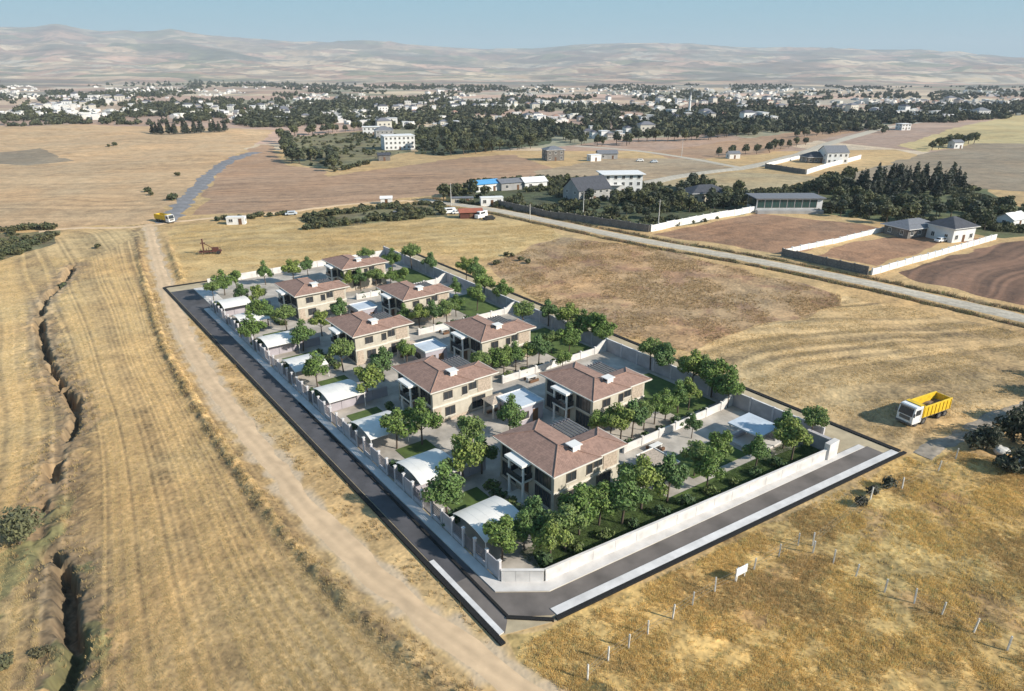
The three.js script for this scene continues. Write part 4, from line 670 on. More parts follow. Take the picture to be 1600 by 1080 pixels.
{
  reseed(77); const GP = FIELDS[FIELDS.length - 1].poly, spots = [];
  for (let i = 0; i < 230000 && spots.length < 34000; i++) {
    const d = rr(40, 100), x = rr(-2, 88); if (Math.abs(x) > d * 0.70 + 18) continue; const [u, v] = toPlot(x, d); if (u > -0.5 && v > -0.5 - u * 0.093 - 0.6 && u < 66) continue; if (u < 0.2 || dTrack(x, d) < 2.2) continue; if (!inPoly(GP, x, d)) continue;
    if (polyDist(SIDEWAY, x, d) < 1.8) continue;
    const den = fbm(x / 4 + 5, d / 4 + 3, 3); if (rnd() > sst(0.30, 0.62, den) + 0.12) continue;
    const hue = fbm(x / 7 + 50, d / 7 + 20, 3), k = rr(0.7, 1.25), t = sst(0.4, 0.62, hue), gr = rnd() < 0.05 ? 1 : 0;
    spots.push([x, d, rr(0.45, 1.1), mix(0.55, 0.72, t) * k * (gr ? 0.6 : 1), mix(0.39, 0.53, t) * k * (gr ? 0.85 : 1), mix(0.16, 0.20, t) * k]);
  }
  scatter('dry_grass', tuftGeo(5, 11, 0.30, 0.30, 0.03), spots, 'golden brown dry grass covering the rough field below the front road');
  const w = [];
  for (let i = 0; i < 160000 && w.length < 36000; i++) { // weeds on the clod bank beside the track and on gully lips
    const x = rr(-90, 20), d = rr(40, 235), t = dTrack(x, d), g = dGully(x, d), [u, v] = toPlot(x, d); if (u > -0.4 && v > -1 && v < 143) continue;
    const bank = Math.exp(-Math.pow((t - 4.3) / 1.1, 2)) * (x < TRACKX(d) ? 1 : 0.5), lip = Math.exp(-Math.pow((g - 2.2) / 1.2, 2)) * 0.6, verge = u > -7 && u < -0.7 && t > 2.2 ? 0.75 : 0;
    if (rnd() > Math.max(bank, lip, verge) * sst(0.3, 0.6, fbm(x / 3, d / 3, 2))) continue; const k = rr(0.7, 1.2), q = rnd() < 0.3; w.push([x, d, rr(0.4, 0.95), (q ? 0.30 : 0.55) * k, (q ? 0.20 : 0.40) * k, (q ? 0.09 : 0.17) * k]);
  }
  scatter('dry_weeds', tuftGeo(6, 10, 0.5, 0.25, 0.03), w, 'dry weeds on the clod bank and gully edges');
  const gvl = [];
  for (let i = 0; i < 40000 && gvl.length < 9000; i++) { const k = Math.floor(rr(0, GRAVEL.length - 1)), a = GRAVEL[k], b = GRAVEL[k + 1], t = rnd(), n = [-(b[1] - a[1]), b[0] - a[0]], L = Math.hypot(...n), off = (rnd() < 0.75 ? -1 : 1) * (4.6 + Math.abs(rr(-1, 1) + rr(-1, 1)) * 1.1), x = mix(a[0], b[0], t) + n[0] / L * off, d = mix(a[1], b[1], t) + n[1] / L * off; if (rnd() > sst(0.3, 0.55, fbm(x / 5, d / 5, 2)) + 0.15) continue; const q = rnd(), c = q < 0.45 ? [0.10, 0.095, 0.045] : q < 0.75 ? [0.20, 0.145, 0.075] : [0.36, 0.28, 0.14]; gvl.push([x, d, rr(0.7, 1.7), ...c.map(s => s * rr(0.7, 1.2))]); }
  scatter('roadside_weeds', tuftGeo(8, 12, 0.6, 0.4, 0.045), gvl, 'dark dry weeds along the ditch of the gravel road');
  const br = [];
  const BP = FIELDS[4].poly; for (let i = 0; i < 120000 && br.length < 22000; i++) { const x = rr(-10, 110), d = rr(100, 240); if (!inPoly(BP, x, d)) continue; const den = fbm(x / 6 + 5, d / 6 + 33, 3); if (rnd() > sst(0.30, 0.7, den)) continue; const k = rr(0.7, 1.2), q = rnd() < 0.35; br.push([x, d, rr(0.4, 0.9), (q ? 0.30 : 0.50) * k, (q ? 0.20 : 0.36) * k, (q ? 0.10 : 0.18) * k]); }
  scatter('brown_weeds', tuftGeo(9, 10, 0.5, 0.3, 0.035), br, 'brown weeds over the fallow field beside the gravel road');
  const lg = []; for (let i = 0; i < 30000; i++) { const u = rr(9, 57), v = rr(0, 11); if (v < 0.7 + (56 - u) * 0.0976 || (u < 30 && v > 9.2 - 0) || (u > 30 && v > 5.2)) continue; const [x, d] = plot(u, v), k = rr(0.7, 1.25); lg.push([x, d, rr(0.3, 0.6), 0.075 * k, 0.125 * k, 0.025 * k]); }
  const g = scatter('lawn_grass', tuftGeo(10, 10, 0.35, 0.3, 0.02), lg, 'blades of green grass on the front lawn'); const mt = new THREE.Matrix4(); for (let i = 0; i < lg.length; i++) { g.getMatrixAt(i, mt); mt.elements[13] = 0.16; g.setMatrixAt(i, mt); }
}
{ // cut straw standing in combed rows on the stubble
  reseed(31); const st = [];
  for (let i = 0; i < 700000 && st.length < 150000; i++) { const d = 42 + 150 * Math.pow(rnd(), 1.6), x = rr(-d * 0.72 - 20, 60); const [u, v] = toPlot(x, d); if (x > TRACKX(d) - 4.6 || u > -0.6 && v < 143) continue; const a = dGully(x, d), t = dTrack(x, d); if (a < 2.4 || t < 2.6) continue; const sc = (x > GULLYX(d) ? dComb(x, d) / (dComb(x, d) + t + 0.01) * 46 : dComb(x, d) * 1.1) + (vn(x / 22, d / 40) - 0.5) * 1.6, line = vn(sc / 1.9 * 2.7 + 3, x / 60 + d / 60); if (rnd() > sst(0.35, 0.7, line) * 0.9 + 0.1) continue; const k = rr(0.75, 1.15); st.push([x, d, rr(0.5, 1.2), 0.56 * k, 0.43 * k, 0.20 * k]); }
  scatter('stubble', tuftGeo(12, 6, 0.17, 0.14, 0.02), st, 'short cut straw standing in combed rows between gully and track');
  const s2 = []; const polys = [FIELDS[3].poly, FIELDS[5].poly];
  for (let i = 0; i < 500000 && s2.length < 60000; i++) { const d = rr(70, 240), x = rr(-110, 118); const [u, v] = toPlot(x, d); if (u > -1 && u < 67.5 && v < 143 && v > -8) continue; if (!inPoly(polys[0], x, d) && !inPoly(polys[1], x, d)) continue; if (rnd() > sst(0.35, 0.65, fbm(x / 9, d / 3, 3))) continue; const k = rr(0.75, 1.15); s2.push([x, d, rr(0.5, 1.3), 0.55 * k, 0.41 * k, 0.195 * k]); }
  scatter('stubble', tuftGeo(13, 6, 0.2, 0.2, 0.025), s2, 'short cut straw on the fields behind the estate and around the truck');
}
// low bushes on the fallow field
[[800, 402], [812, 408], [826, 412], [790, 400], [775, 414]].forEach(([x, y], i) => shrub('field_bush', at(x, y), rr(2.2, 3.2), 1.5, 400 + i * 3, [0.10, 0.105, 0.04], 'low green bush on the fallow field, ' + ORD[i] + ' of five', 'bush', 160, 0.3));

// ---------------------------------------------------------------- wire fence of concrete posts across the rough grass
function wireFence(list, label) {
  const f = thing('wire_fence', label, 'fence'); const geo = soft(-0.07, 0.07, -0.4, 1.75, -0.07, 0.07, 0.02); let prev = null; reseed(list.length);
  for (const [px, py] of list) { const p = at(px, py), m = part('post', geo, M.concretePost, f); m.position.copy(p); m.rotation.set(rr(-0.07, 0.07), rr(0, 1.5), rr(-0.09, 0.09));
    if (prev) for (const h of [0.5, 1.0, 1.5]) part('wire', new THREE.TubeGeometry(new THREE.LineCurve3(prev.clone().add(new THREE.Vector3(0, h, 0)), p.clone().add(new THREE.Vector3(0, h, 0))), 1, 0.008, 4), M.wire, f); prev = p; }
}
wireFence([[918, 1062], [950, 1032], [982, 1012], [1012, 990], [1051, 966], [1082, 945], [1117, 924], [1150, 908], [1178, 890], [1217, 870], [1247, 852], [1270, 864]], 'wire fence of pale concrete posts below the front road');
wireFence([[1270, 864], [1302, 880], [1337, 902], [1382, 926], [1428, 944], [1471, 962], [1521, 990], [1574, 1016], [1630, 1042]], 'wire fence of pale posts running down the rough field');
wireFence([[1270, 852], [1360, 780], [1410, 762], [1466, 736], [1493, 718]], 'short wire fence of pale posts beside the dark bushes');
{ const s = thing('notice_board', 'blank white board on two posts beside the wire fence', 'sign', at(1157, 905), 0.55); part('board', soft(-0.85, 0.85, 0.75, 1.75, -0.05, 0.05, 0.02), M.truckWhite, s); for (const x of [-0.7, 0.7]) part('post', box(x - 0.05, x + 0.05, -0.3, 1.7, -0.15, -0.053), M.concretePost, s); }

// ---------------------------------------------------------------- tipper truck
function makeTruck(label, pos, turn, scale = 1) { // forward is -x
  const t = thing('tipper_truck', label, 'truck', pos, turn); t.scale.setScalar(scale);
  part('chassis', joined([box(-3.0, 4.2, 0.75, 1.0, -0.45, -0.2), box(-3.0, 4.2, 0.75, 1.0, 0.2, 0.45), box(-2.2, -0.9, 0.55, 1.0, 0.5, 1.15), box(-2.2, -0.9, 0.55, 1.0, -1.15, -0.5)]), M.steel, t);
  const s = new THREE.Shape([[-4.25, 0.55], [-2.35, 0.55], [-2.35, 3.0], [-3.75, 3.05], [-4.05, 2.85], [-4.28, 1.7]].map(p => new THREE.Vector2(...p))); const cg = new THREE.ExtrudeGeometry(s, { depth: 2.3, bevelEnabled: true, bevelSize: 0.06, bevelThickness: 0.06, bevelSegments: 2 }); cg.translate(0, 0, -1.15);
  const cab = part('cab', cg, M.truckWhite, t);
  const w = quads([[[-4.36, 1.72, 1.05], [-4.36, 1.72, -1.05], [-4.13, 2.78, -1.0], [-4.13, 2.78, 1.0]]]); part('windscreen', w, M.glass, cab);
  for (const z of [1.215, -1.215]) { part('side_window', box(-3.85, -2.75, 1.8, 2.65, z - 0.01, z + 0.01), M.glass, cab); part('door_line', box(-2.62, -2.58, 0.8, 2.8, z - 0.008, z + 0.008), M.steel, cab); part('mirror', soft(-4.5, -4.38, 1.8, 2.4, z * 1.13 - 0.1, z * 1.13 + 0.1, 0.03), M.steel, cab); part('headlight', soft(-4.4, -4.3, 0.72, 0.98, z * 0.75 - 0.2, z * 0.75 + 0.2, 0.03), M.canopy, cab); }
  part('grille', box(-4.37, -4.3, 1.05, 1.6, -0.8, 0.8), M.steel, cab); part('bumper', soft(-4.45, -4.2, 0.4, 0.7, -1.22, 1.22, 0.05), M.steel, cab); part('visor', soft(-4.3, -3.9, 2.88, 3.0, -1.1, 1.1, 0.03), M.steel, cab);
  const body = new THREE.Group(); body.name = 'tipper_body'; t.add(body);
  const side = z => quads([[[-2.1, 1.15, z * 1.1], [4.3, 1.15, z * 1.1], [4.3, 2.75, z * 1.25], [-2.1, 2.75, z * 1.25]]]);
  for (const z of [-1, 1]) { const g = box(-2.1, 4.3, 1.15, 2.8, z > 0 ? 1.12 : -1.22, z > 0 ? 1.22 : -1.12); part('side_wall', g, M.yellow, body); for (let k = 0; k < 8; k++) part('rib', box(-2.0 + k * 0.88, -1.9 + k * 0.88, 1.15, 2.72, z > 0 ? 1.223 : -1.3, z > 0 ? 1.3 : -1.223), M.yellow, body); part('top_rail', soft(-2.15, 4.35, 2.803, 2.93, z > 0 ? 1.1 : -1.3, z > 0 ? 1.3 : -1.1, 0.03), M.yellow, body); }
  part('floor', box(-2.1, 4.3, 1.05, 1.147, -1.2, 1.2), M.steel, body); part('front_wall', box(-2.2, -2.103, 1.15, 3.2, -1.25, 1.25), M.yellow, body); part('tailgate', box(4.303, 4.4, 1.15, 2.8, -1.2, 1.2), M.yellow, body); part('cab_guard', box(-2.9, -2.203, 3.12, 3.2, -1.15, 1.15), M.yellow, body);
  const lg = new THREE.PlaneGeometry(6.2, 2.2, 24, 10); lg.rotateX(-Math.PI / 2); const lp = lg.attributes.position; for (let i = 0; i < lp.count; i++) lp.setY(i, 1.6 + 0.9 * vn(lp.getX(i) * 0.9 + 4, lp.getZ(i) * 0.9) * (1 - Math.abs(lp.getZ(i)) / 2)); lg.translate(1.1, 0, 0); lg.computeVertexNormals(); part('load', lg, M.soil, body);
  for (const x of [-3.3, -1.55, 2.1, 3.45]) for (const z of [-1, 1]) { const wl = new THREE.Group(); wl.name = 'wheel'; t.add(wl); const ty = new THREE.CylinderGeometry(0.52, 0.52, 0.34, 20); ty.rotateX(Math.PI / 2); part('tyre', ty, M.rubber, wl); const rm = new THREE.CylinderGeometry(0.28, 0.28, 0.36, 14); rm.rotateX(Math.PI / 2); part('rim', rm, M.steel, wl); wl.position.set(x, 0.52, z * 1.02); }
  for (const z of [-1, 1]) part('mudguard', soft(1.4, 4.1, 1.03, 1.1, z * 1.02 - 0.2, z * 1.02 + 0.2, 0.02), M.steel, t);
  return t;
}
{ const a = ground(1421, 660), b = ground(1478, 640), dir = Math.atan2(b[1] - a[1], b[0] - a[0]); const c = [a[0] + Math.cos(dir) * 3.0, a[1] + Math.sin(dir) * 3.0];
  makeTruck('yellow tipper truck with white cab parked on stubble', new THREE.Vector3(c[0], height(...c), -c[1]), dir, 1.06);
  const p = at(258, 347); p.x += 0; makeTruck('small distant yellow truck at the end of asphalt lane', p, 2.6, 0.95); }
// rusty farm implement on the far stubble
{
  const f = thing('farm_implement', 'rusty brown harrow with upright mast standing on the stubble', 'implement', at(330, 397), 0.25);
  part('frame', joined([box(-3.2, 3.0, 0.7, 0.95, -0.8, -0.55), box(-3.2, 3.0, 0.7, 0.95, 0.55, 0.8), box(-3.2, -2.95, 0.7, 0.95, -0.55, 0.55), box(2.75, 3.0, 0.7, 0.95, -0.55, 0.55), box(-0.2, 0.05, 0.7, 0.95, -0.55, 0.55)]), M.rust, f);
  const mast = part('mast', joined([box(-2.1, -1.75, 0.95, 4.6, -0.2, 0.15), box(-2.6, -1.2, 3.2, 3.45, -0.15, 0.1)]), M.rust, f); part('brace', new THREE.TubeGeometry(new THREE.LineCurve3(new THREE.Vector3(-1.8, 3.4, 0), new THREE.Vector3(1.6, 1.0, 0)), 1, 0.1, 6), M.rust, f);
  for (let i = 0; i < 8; i++) part('tine', box(-2.8 + i * 0.78, -2.65 + i * 0.78, 0.0, i % 2 ? 2.1 : 1.5, -0.5 + (i % 2) * 0.9, -0.38 + (i % 2) * 0.9), M.rust, f);
  for (const z of [-1.0, 1.0]) { const ty = new THREE.CylinderGeometry(0.5, 0.5, 0.25, 16); ty.rotateX(Math.PI / 2); ty.translate(2.2, 0.5, z); part('wheel', ty, M.rubber, f); }
  part('hopper', soft(0.4, 2.2, 0.953, 1.9, -0.5, 0.5, 0.05), M.rust, f);
}
// ---------------------------------------------------------------- country houses, sheds, garden walls
function facing(p) { return 0; }
function house(name, px, py, w, l, h, turn, roof, wallM, roofM, label, category = 'house', o = {}) {
  const t = thing(name, label, category, at(px, py), turn, o.group); const W = w / 2, L = l / 2, e = o.eave ?? 0.5;
  part('wall', box(-W, W, -1.0, h, -L, L), wallM, t);
  const r = new THREE.Group(); r.name = 'roof'; t.add(r);
  if (roof === 'flat') { part('roof_slab', soft(-W - e, W + e, h + 0.003, h + 0.35, -L - e, L + e, 0.04), roofM, r); }
  else if (roof === 'hip') { part('roof_cover', quads(hipFaces(-W - e, W + e, L + e, -L - e, h + 0.2, o.pitch || 0.5)), roofM, r); part('eaves', box(-W - e, W + e, h + 0.003, h + 0.197, -L - e, L + e), o.trim || M.white, r); }
  else { const H = (L + e) * (o.pitch || 0.45), y = h + 0.15; part('roof_cover', quads([[[-W - e, y - e * 0.2, L + e], [W + e, y - e * 0.2, L + e], [W + e, y + H, 0], [-W - e, y + H, 0]], [[W + e, y - e * 0.2, -L - e], [-W - e, y - e * 0.2, -L - e], [-W - e, y + H, 0], [W + e, y + H, 0]]]), roofM, r); part('gable', quads([[[-W, h, L], [-W, h, -L], [-W, y + H - 0.25, 0]], [[W, h, -L], [W, h, L], [W, y + H - 0.25, 0]]]), wallM, r); }
  if (o.chimney) part('chimney', box(W * 0.3, W * 0.3 + 0.8, h + 0.4, h + 3.0, -0.4, 0.4), M.grey, r);
  const fl = Math.max(1, Math.round(h / 3)), n = o.win ?? Math.max(2, Math.round(w / 3.2));
  if (n) for (let f = 0; f < fl; f++) { const y0 = f * (h / fl) + 0.9, y1 = Math.min(y0 + 1.5, (f + 1) * (h / fl) - 0.3); for (let i = 0; i < n; i++) { const x = -W + (i + 0.5) * w / n; if (f === 0 && i === (n >> 1)) { part('door', box(x - 0.55, x + 0.55, 0, Math.min(2.2, h - 0.2), L + 0.003, L + 0.07), M.door, t); continue; } windowOn(t, 'front', x - 0.7, x + 0.7, y0, y1, L + 0.003, 2, M.villaWhite); }
    const m = Math.max(1, Math.round(l / 4.5)); for (let i = 0; i < m; i++) { const z = -L + (i + 0.5) * l / m; windowOn(t, 'side', z - 0.6, z + 0.6, y0, y1, -W - 0.003, 2, M.villaWhite); windowOn(t, 'end', z - 0.6, z + 0.6, y0, y1, W + 0.003, 2, M.villaWhite); } }
  return t;
}
const T = -0.35;
{ const h = house('country_house', 968, 300, 17, 11, 8.2, T + 0.45, 'flat', M.white, M.white, 'white two storey house with flat overhanging roof among garden trees', 'house', { eave: 1.1 }); part('balcony', soft(-8.2, -0.5, 3.9, 4.15, 5.503, 7.2, 0.04), M.white, h); }
house('country_house', 916, 312, 16, 11, 4.8, T + 0.9, 'gable', M.grey, M.darkRoof, 'grey house with steep charcoal roof beside the white house', 'house', { pitch: 0.75, eave: 0.6 });
house('country_house', 1100, 312, 16, 10, 3.4, T + 0.6, 'hip', M.cream, M.darkRoof, 'low cream house with dark hipped roof behind white garden wall', 'house', { pitch: 0.45, eave: 0.8 });
{ const h = house('long_house', 1224, 328, 25, 10, 5.0, 0.02, 'flat', M.white, M.greyRoof, 'long flat-roofed house with dark green glazed front', 'house', { win: 0, eave: 0.9 }); for (let i = 0; i < 8; i++) windowOn(h, 'front', -12.2 + i * 2.85, -9.6 + i * 2.85, 1.6, 4.6, 5.003, 2, M.frame, M.greenGlass); part('terrace', soft(-13, 12, -0.5, 1.1, 5.2, 8.2, 0.05), M.grey, h); windowOn(h, 'side', -4.5, 4.5, 1.6, 4.6, -12.503, 4, M.frame, M.greenGlass); }
house('country_house', 1422, 366, 14, 9, 3.0, T + 0.75, 'hip', M.stone, M.greyRoof, 'low house with slate grey hipped roof in the walled plot', 'house', { pitch: 0.38, eave: 1.0 });
house('country_house', 1483, 373, 10, 9, 4.4, T + 0.75, 'hip', M.white, M.darkRoof, 'white walled house with dark roof at the corner of walled plot', 'house', { pitch: 0.5, eave: 0.8 });
house('farm_shed', 757, 297, 12, 8, 3.2, 0.5, 'gable', M.white, M.blueRoof, 'shed with bright blue metal roof', 'shed', { pitch: 0.3, win: 2 });
house('farm_shed', 795, 295, 11, 8, 3.2, 0.45, 'gable', M.grey, M.greyRoof, 'grey shed beside the blue-roofed shed', 'shed', { pitch: 0.3, win: 2 });
house('farm_shed', 832, 293, 11, 8, 3.0, 0.4, 'gable', M.white, M.white, 'pale greenhouse-like shed at the end of the shed row', 'shed', { pitch: 0.4, win: 2 });
house('site_cabin', 768, 320, 9, 3.2, 2.9, 0.2, 'flat', M.white, M.white, 'white cabin container beside the dark garden wall', 'cabin', { eave: 0.12, win: 3 });
house('site_cabin', 722, 316, 9, 3, 2.4, 0.1, 'flat', M.cream, M.greyRoof, 'low cream cabin behind the round bushes', 'cabin', { eave: 0.2, win: 2 });
house('site_cabin', 370, 350, 6.2, 2.4, 2.3, 0.1, 'flat', M.white, M.white, 'small white cabin at the orchard end by the dirt track', 'cabin', { eave: 0.08, win: 2 });
house('field_hut', 604, 318, 4.5, 3, 2.2, 0.15, 'gable', M.white, M.white, 'tiny white hut in the orchard row', 'hut', { eave: 0.3, win: 1 });
house('modern_villa', 1300, 253, 13, 11, 6.2, 0.1, 'gable', M.white, M.greyRoof, 'white villa with steep grey gable inside long white walls', 'house', { pitch: 0.6, eave: 0.4 });
house('modern_villa', 1272, 252, 13, 10, 3.2, 0.1, 'hip', M.stone, M.darkRoof, 'dark low wing attached beside the white gabled villa', 'house', { pitch: 0.5, eave: 0.6 });
house('country_house', 864, 249, 11, 9, 6.2, 0.3, 'hip', M.stone, M.greyRoof, 'grey stone house alone above the ploughed field', 'house', { pitch: 0.4 });
house('country_house', 622, 231, 21, 14, 9.0, 0.35, 'flat', M.white, M.white, 'large white block-shaped house at the edge of the plantation', 'house', { eave: 0.4 });
house('country_house', 600, 214, 14, 11, 6.2, 0.3, 'hip', M.grey, M.greyRoof, 'grey hipped house behind the large white block', 'house', {});
house('country_house', 580, 208, 14, 10, 6.0, 0.2, 'flat', M.white, M.white, 'white flat-roofed house behind the plantation', 'house', {});
house('field_hut', 600, 250, 7, 5, 3.2, 0.3, 'gable', M.stone, M.darkRoof, 'small dark hut at the corner of ploughed field', 'hut', { win: 1 });
house('farm_shed', 1145, 246, 7, 5, 3, 0.2, 'gable', M.white, M.greyRoof, 'small pale shed in the fenced orchard', 'shed', { win: 1 });
house('farm_shed', 928, 250, 7, 5, 3.4, 0.4, 'flat', M.white, M.white, 'white shed among parked vehicles near the far lane', 'shed', { eave: 0.2, win: 1 });
house('farm_shed', 948, 246, 12, 7, 3.2, 0.1, 'gable', M.grey, M.greyRoof, 'wide grey shed near the far lane', 'shed', { win: 2 });
house('farm_shed', 1578, 352, 9, 6, 2.6, 0.5, 'gable', M.white, M.white, 'white tent-like shed behind the end of white wall', 'shed', { pitch: 0.55, win: 1 });
house('country_house', 1530, 183, 16, 12, 7, 0.2, 'hip', M.white, M.greyRoof, 'white house on the rise beside the far road', 'house', {});
house('country_house', 1410, 205, 9, 8, 5, 0.2, 'flat', M.white, M.white, 'small white cube house beside the far road', 'house', {});
house('country_house', 1492, 231, 7, 6, 4, 0.2, 'gable', M.white, M.greyRoof, 'small white house at the edge of yellow field', 'house', {});

function yardWall(list, h, mat, label, thick = 0.3, panel = 4) {
  const w = thing('yard_wall', label, 'wall');
  for (let i = 1; i < list.length; i++) { const a = ground(...list[i - 1]), b = ground(...list[i]), L = Math.hypot(b[0] - a[0], b[1] - a[1]), n = Math.max(1, Math.round(L / panel)), ang = Math.atan2(b[1] - a[1], b[0] - a[0]);
    for (let k = 0; k < n; k++) { const t = (k + 0.5) / n, x = mix(a[0], b[0], t), d = mix(a[1], b[1], t), y = height(x, d), len = L / n / 2; const m = part('panel', soft(-len + 0.03, len - 0.03, -0.6, h + (k % 3) * 0.05, -thick / 2, thick / 2, 0.03), mat, w); m.position.set(x, y, -d); m.rotation.y = ang; const q = part('pier', soft(-len - 0.2, -len + 0.2, -0.6, h + 0.25, -thick * 0.8, thick * 0.8, 0.03), mat, w); q.position.set(x, y, -d); q.rotation.y = ang; } }
}
yardWall([[778, 322], [860, 339], [940, 352], [1014, 363]], 2.4, M.stone, 'dark stone garden wall along the gravel road');
yardWall([[1017, 362], [1098, 345], [1182, 331]], 2.2, M.white, 'white garden wall between trees and red soil plot');
yardWall([[1224, 397], [1300, 381], [1388, 360]], 1.5, M.white, 'white wall between the two red soil plots');
yardWall([[1222, 400], [1290, 415], [1356, 430]], 2.2, M.stone, 'dark grey wall of the red soil plot along gravel road');
yardWall([[1362, 430], [1460, 402], [1556, 374]], 1.7, M.white, 'long white wall between red soil plot and dark ploughed field');
yardWall([[1196, 262], [1228, 267], [1258, 272]], 2.4, M.stone, 'dark low wall facing the gravel road at white gabled villa');
yardWall([[1260, 272], [1300, 259], [1345, 247]], 2.4, M.white, 'sunlit white wall beside the white gabled villa');
yardWall([[1196, 260], [1250, 246], [1288, 236]], 1.8, M.white, 'white wall behind the yard of white gabled villa');
// utility poles
[[705, 322, 9], [911, 340, 9.5], [1028, 358, 10], [828, 344, 6], [1065, 245, 11]].forEach(([x, y, h], i) => { const p = thing('utility_pole', 'slim utility pole ' + ['by the parked vans', 'beside the dark stone garden wall', 'at the corner of white garden wall', 'on the near side of gravel road', 'far off by the lane'][i], 'pole', at(x, y), 0.3 * i, 'utility poles'); part('mast', cyl(0.14, 0.09, h + 0.5, 0, -0.5, 0, 8), M.concretePost, p); part('crossarm', box(-0.9, 0.9, h - 0.6, h - 0.48, -0.06, 0.06), M.steel, p); });
// parked vehicles
function van(px, py, turn, mat, label, name = 'parked_car', l = 4.4, h = 1.5) {
  const t = thing(name, label, name === 'parked_car' ? 'car' : 'van', at(px, py), turn); part('body', soft(-l / 2, l / 2, 0.3, h * 0.6, -0.88, 0.88, 0.12), mat, t); const c = part('cabin', soft(-l * 0.3, l * (h > 1.8 ? 0.49 : 0.36), h * 0.58, h, -0.78, 0.78, 0.15), mat, t); part('window', box(-l * 0.2, l * 0.25, h * 0.66, h * 0.9, -0.8, 0.8), M.glass, c); part('windscreen', box(-l * 0.31, -l * 0.29, h * 0.66, h * 0.9, -0.65, 0.65), M.glass, c);
  for (const x of [-l * 0.31, l * 0.31]) for (const z of [-0.82, 0.82]) { const g = new THREE.CylinderGeometry(0.32, 0.32, 0.2, 14); g.rotateX(Math.PI / 2); g.translate(x, 0.32, z); part('wheel', g, M.rubber, t); }
}
van(701, 334, 0.4, M.truckWhite, 'white van parked by the round bushes', 'parked_van', 5.2, 2.2); van(715, 334, 0.3, M.truckWhite, 'white car between van and reddish sheds'); van(752, 341, 0.9, M.truckWhite, 'boxy white van at the start of gravel road', 'parked_van', 5.5, 2.6); van(764, 344, 0.5, M.rubber, 'black car behind the boxy white van');
van(455, 336, 0.3, M.annexRoof, 'blue grey car at the orchard corner'); van(1000, 251, 0.2, M.truckWhite, 'white car parked alone near the far lane'); van(1022, 253, 0.3, M.annexRoof, 'pale blue car parked near the far lane'); van(1470, 378, 0.4, M.truckWhite, 'white car in the yard of dark-roofed house'); van(620, 336, 0.2, M.greyRoof, 'grey car below the orchard');
house('farm_shed', 735, 340, 8, 4, 2.2, 0.2, 'gable', M.rust, M.redRoof, 'low reddish shed between the parked vans', 'shed', { win: 1 });

// ---------------------------------------------------------------- trees of the middle distance, each by itself
const CR = [];
for (let i = 0; i < 3; i++) { reseed(700 + i); const lobes = [[0, 3.6, 0, 1.7, 1.9, 1.7]]; for (let k = 0; k < 6; k++) { const a = k * 1.05 + rr(-0.3, 0.3), R = rr(0.9, 1.7); lobes.push([Math.cos(a) * R, rr(2.2, 4.6), Math.sin(a) * R, rr(0.7, 1.2), rr(0.7, 1.1), rr(0.7, 1.2)]); } CR.push(lobes); }
const ROUND = CR.map((l, i) => crownGeo(710 + i, { lobes: l, n: 330, size: 0.5, base: [[0.062, 0.078, 0.030], [0.088, 0.100, 0.034], [0.048, 0.064, 0.030]][i], vary: 0.4 }));
const CONE = [0, 1].map(i => { const lobes = []; for (let k = 0; k < 6; k++) lobes.push([0, 1.2 + k * 1.05, 0, 1.75 - k * 0.27, 0.7, 1.75 - k * 0.27]); return crownGeo(720 + i, { lobes, n: 330, size: 0.45, base: [[0.030, 0.042, 0.026], [0.038, 0.050, 0.026]][i], vary: 0.4 }); });
const BUSHG = [0, 1].map(i => { reseed(730 + i); const lobes = []; for (let k = 0; k < 5; k++) lobes.push([rr(-0.8, 0.8), rr(0.6, 1.1), rr(-0.8, 0.8), rr(0.6, 0.9), rr(0.5, 0.8), rr(0.6, 0.9)]); return crownGeo(733 + i, { lobes, n: 200, size: 0.36, base: [[0.062, 0.080, 0.030], [0.095, 0.098, 0.036]][i], vary: 0.4 }); });
const STEM = trunkGeo(740, 2.8, 0.17, 0.9, 3), STEMS = trunkGeo(741, 0.7, 0.08, 0.4, 3);
let tk = 0;
function midTree(kind, x, d, s, label, group) {
  reseed(8000 + tk); tk++; const geo = kind === 'round' ? ROUND[tk % 3] : kind === 'cone' ? CONE[tk % 2] : BUSHG[tk % 2];
  const t = thing(kind === 'round' ? 'garden_tree' : kind === 'cone' ? 'conifer_tree' : 'orchard_bush', label, kind === 'bush' ? 'bush' : 'tree', new THREE.Vector3(x, height(x, d), -d), rr(0, 6.28), group); const q = s * (kind === 'bush' ? 1 : 1.22) * rr(0.82, 1.2); t.scale.set(q * rr(0.9, 1.1), q * rr(0.85, 1.15), q * rr(0.9, 1.1));
  part('trunk', kind === 'bush' ? STEMS : STEM, M.bark, t); part('crown', geo, M.leaf, t);
}
function belt(kind, pts, n, s, jit, label, group) { reseed(n * 13 + pts[0][0]); const line = smooth(G(pts), 2); const spots = []; for (let i = 0; i < n; i++) { const p = line[Math.min(line.length - 1, Math.round((i + rr(0.2, 0.8)) / n * (line.length - 1)))]; spots.push([p[0] + rr(-jit, jit), p[1] + rr(-jit, jit)]); } spots.forEach((p, i) => midTree(kind, p[0], p[1], s, label + (n > 24 ? '' : ', ' + ORD[i] + ' along'), group)); }
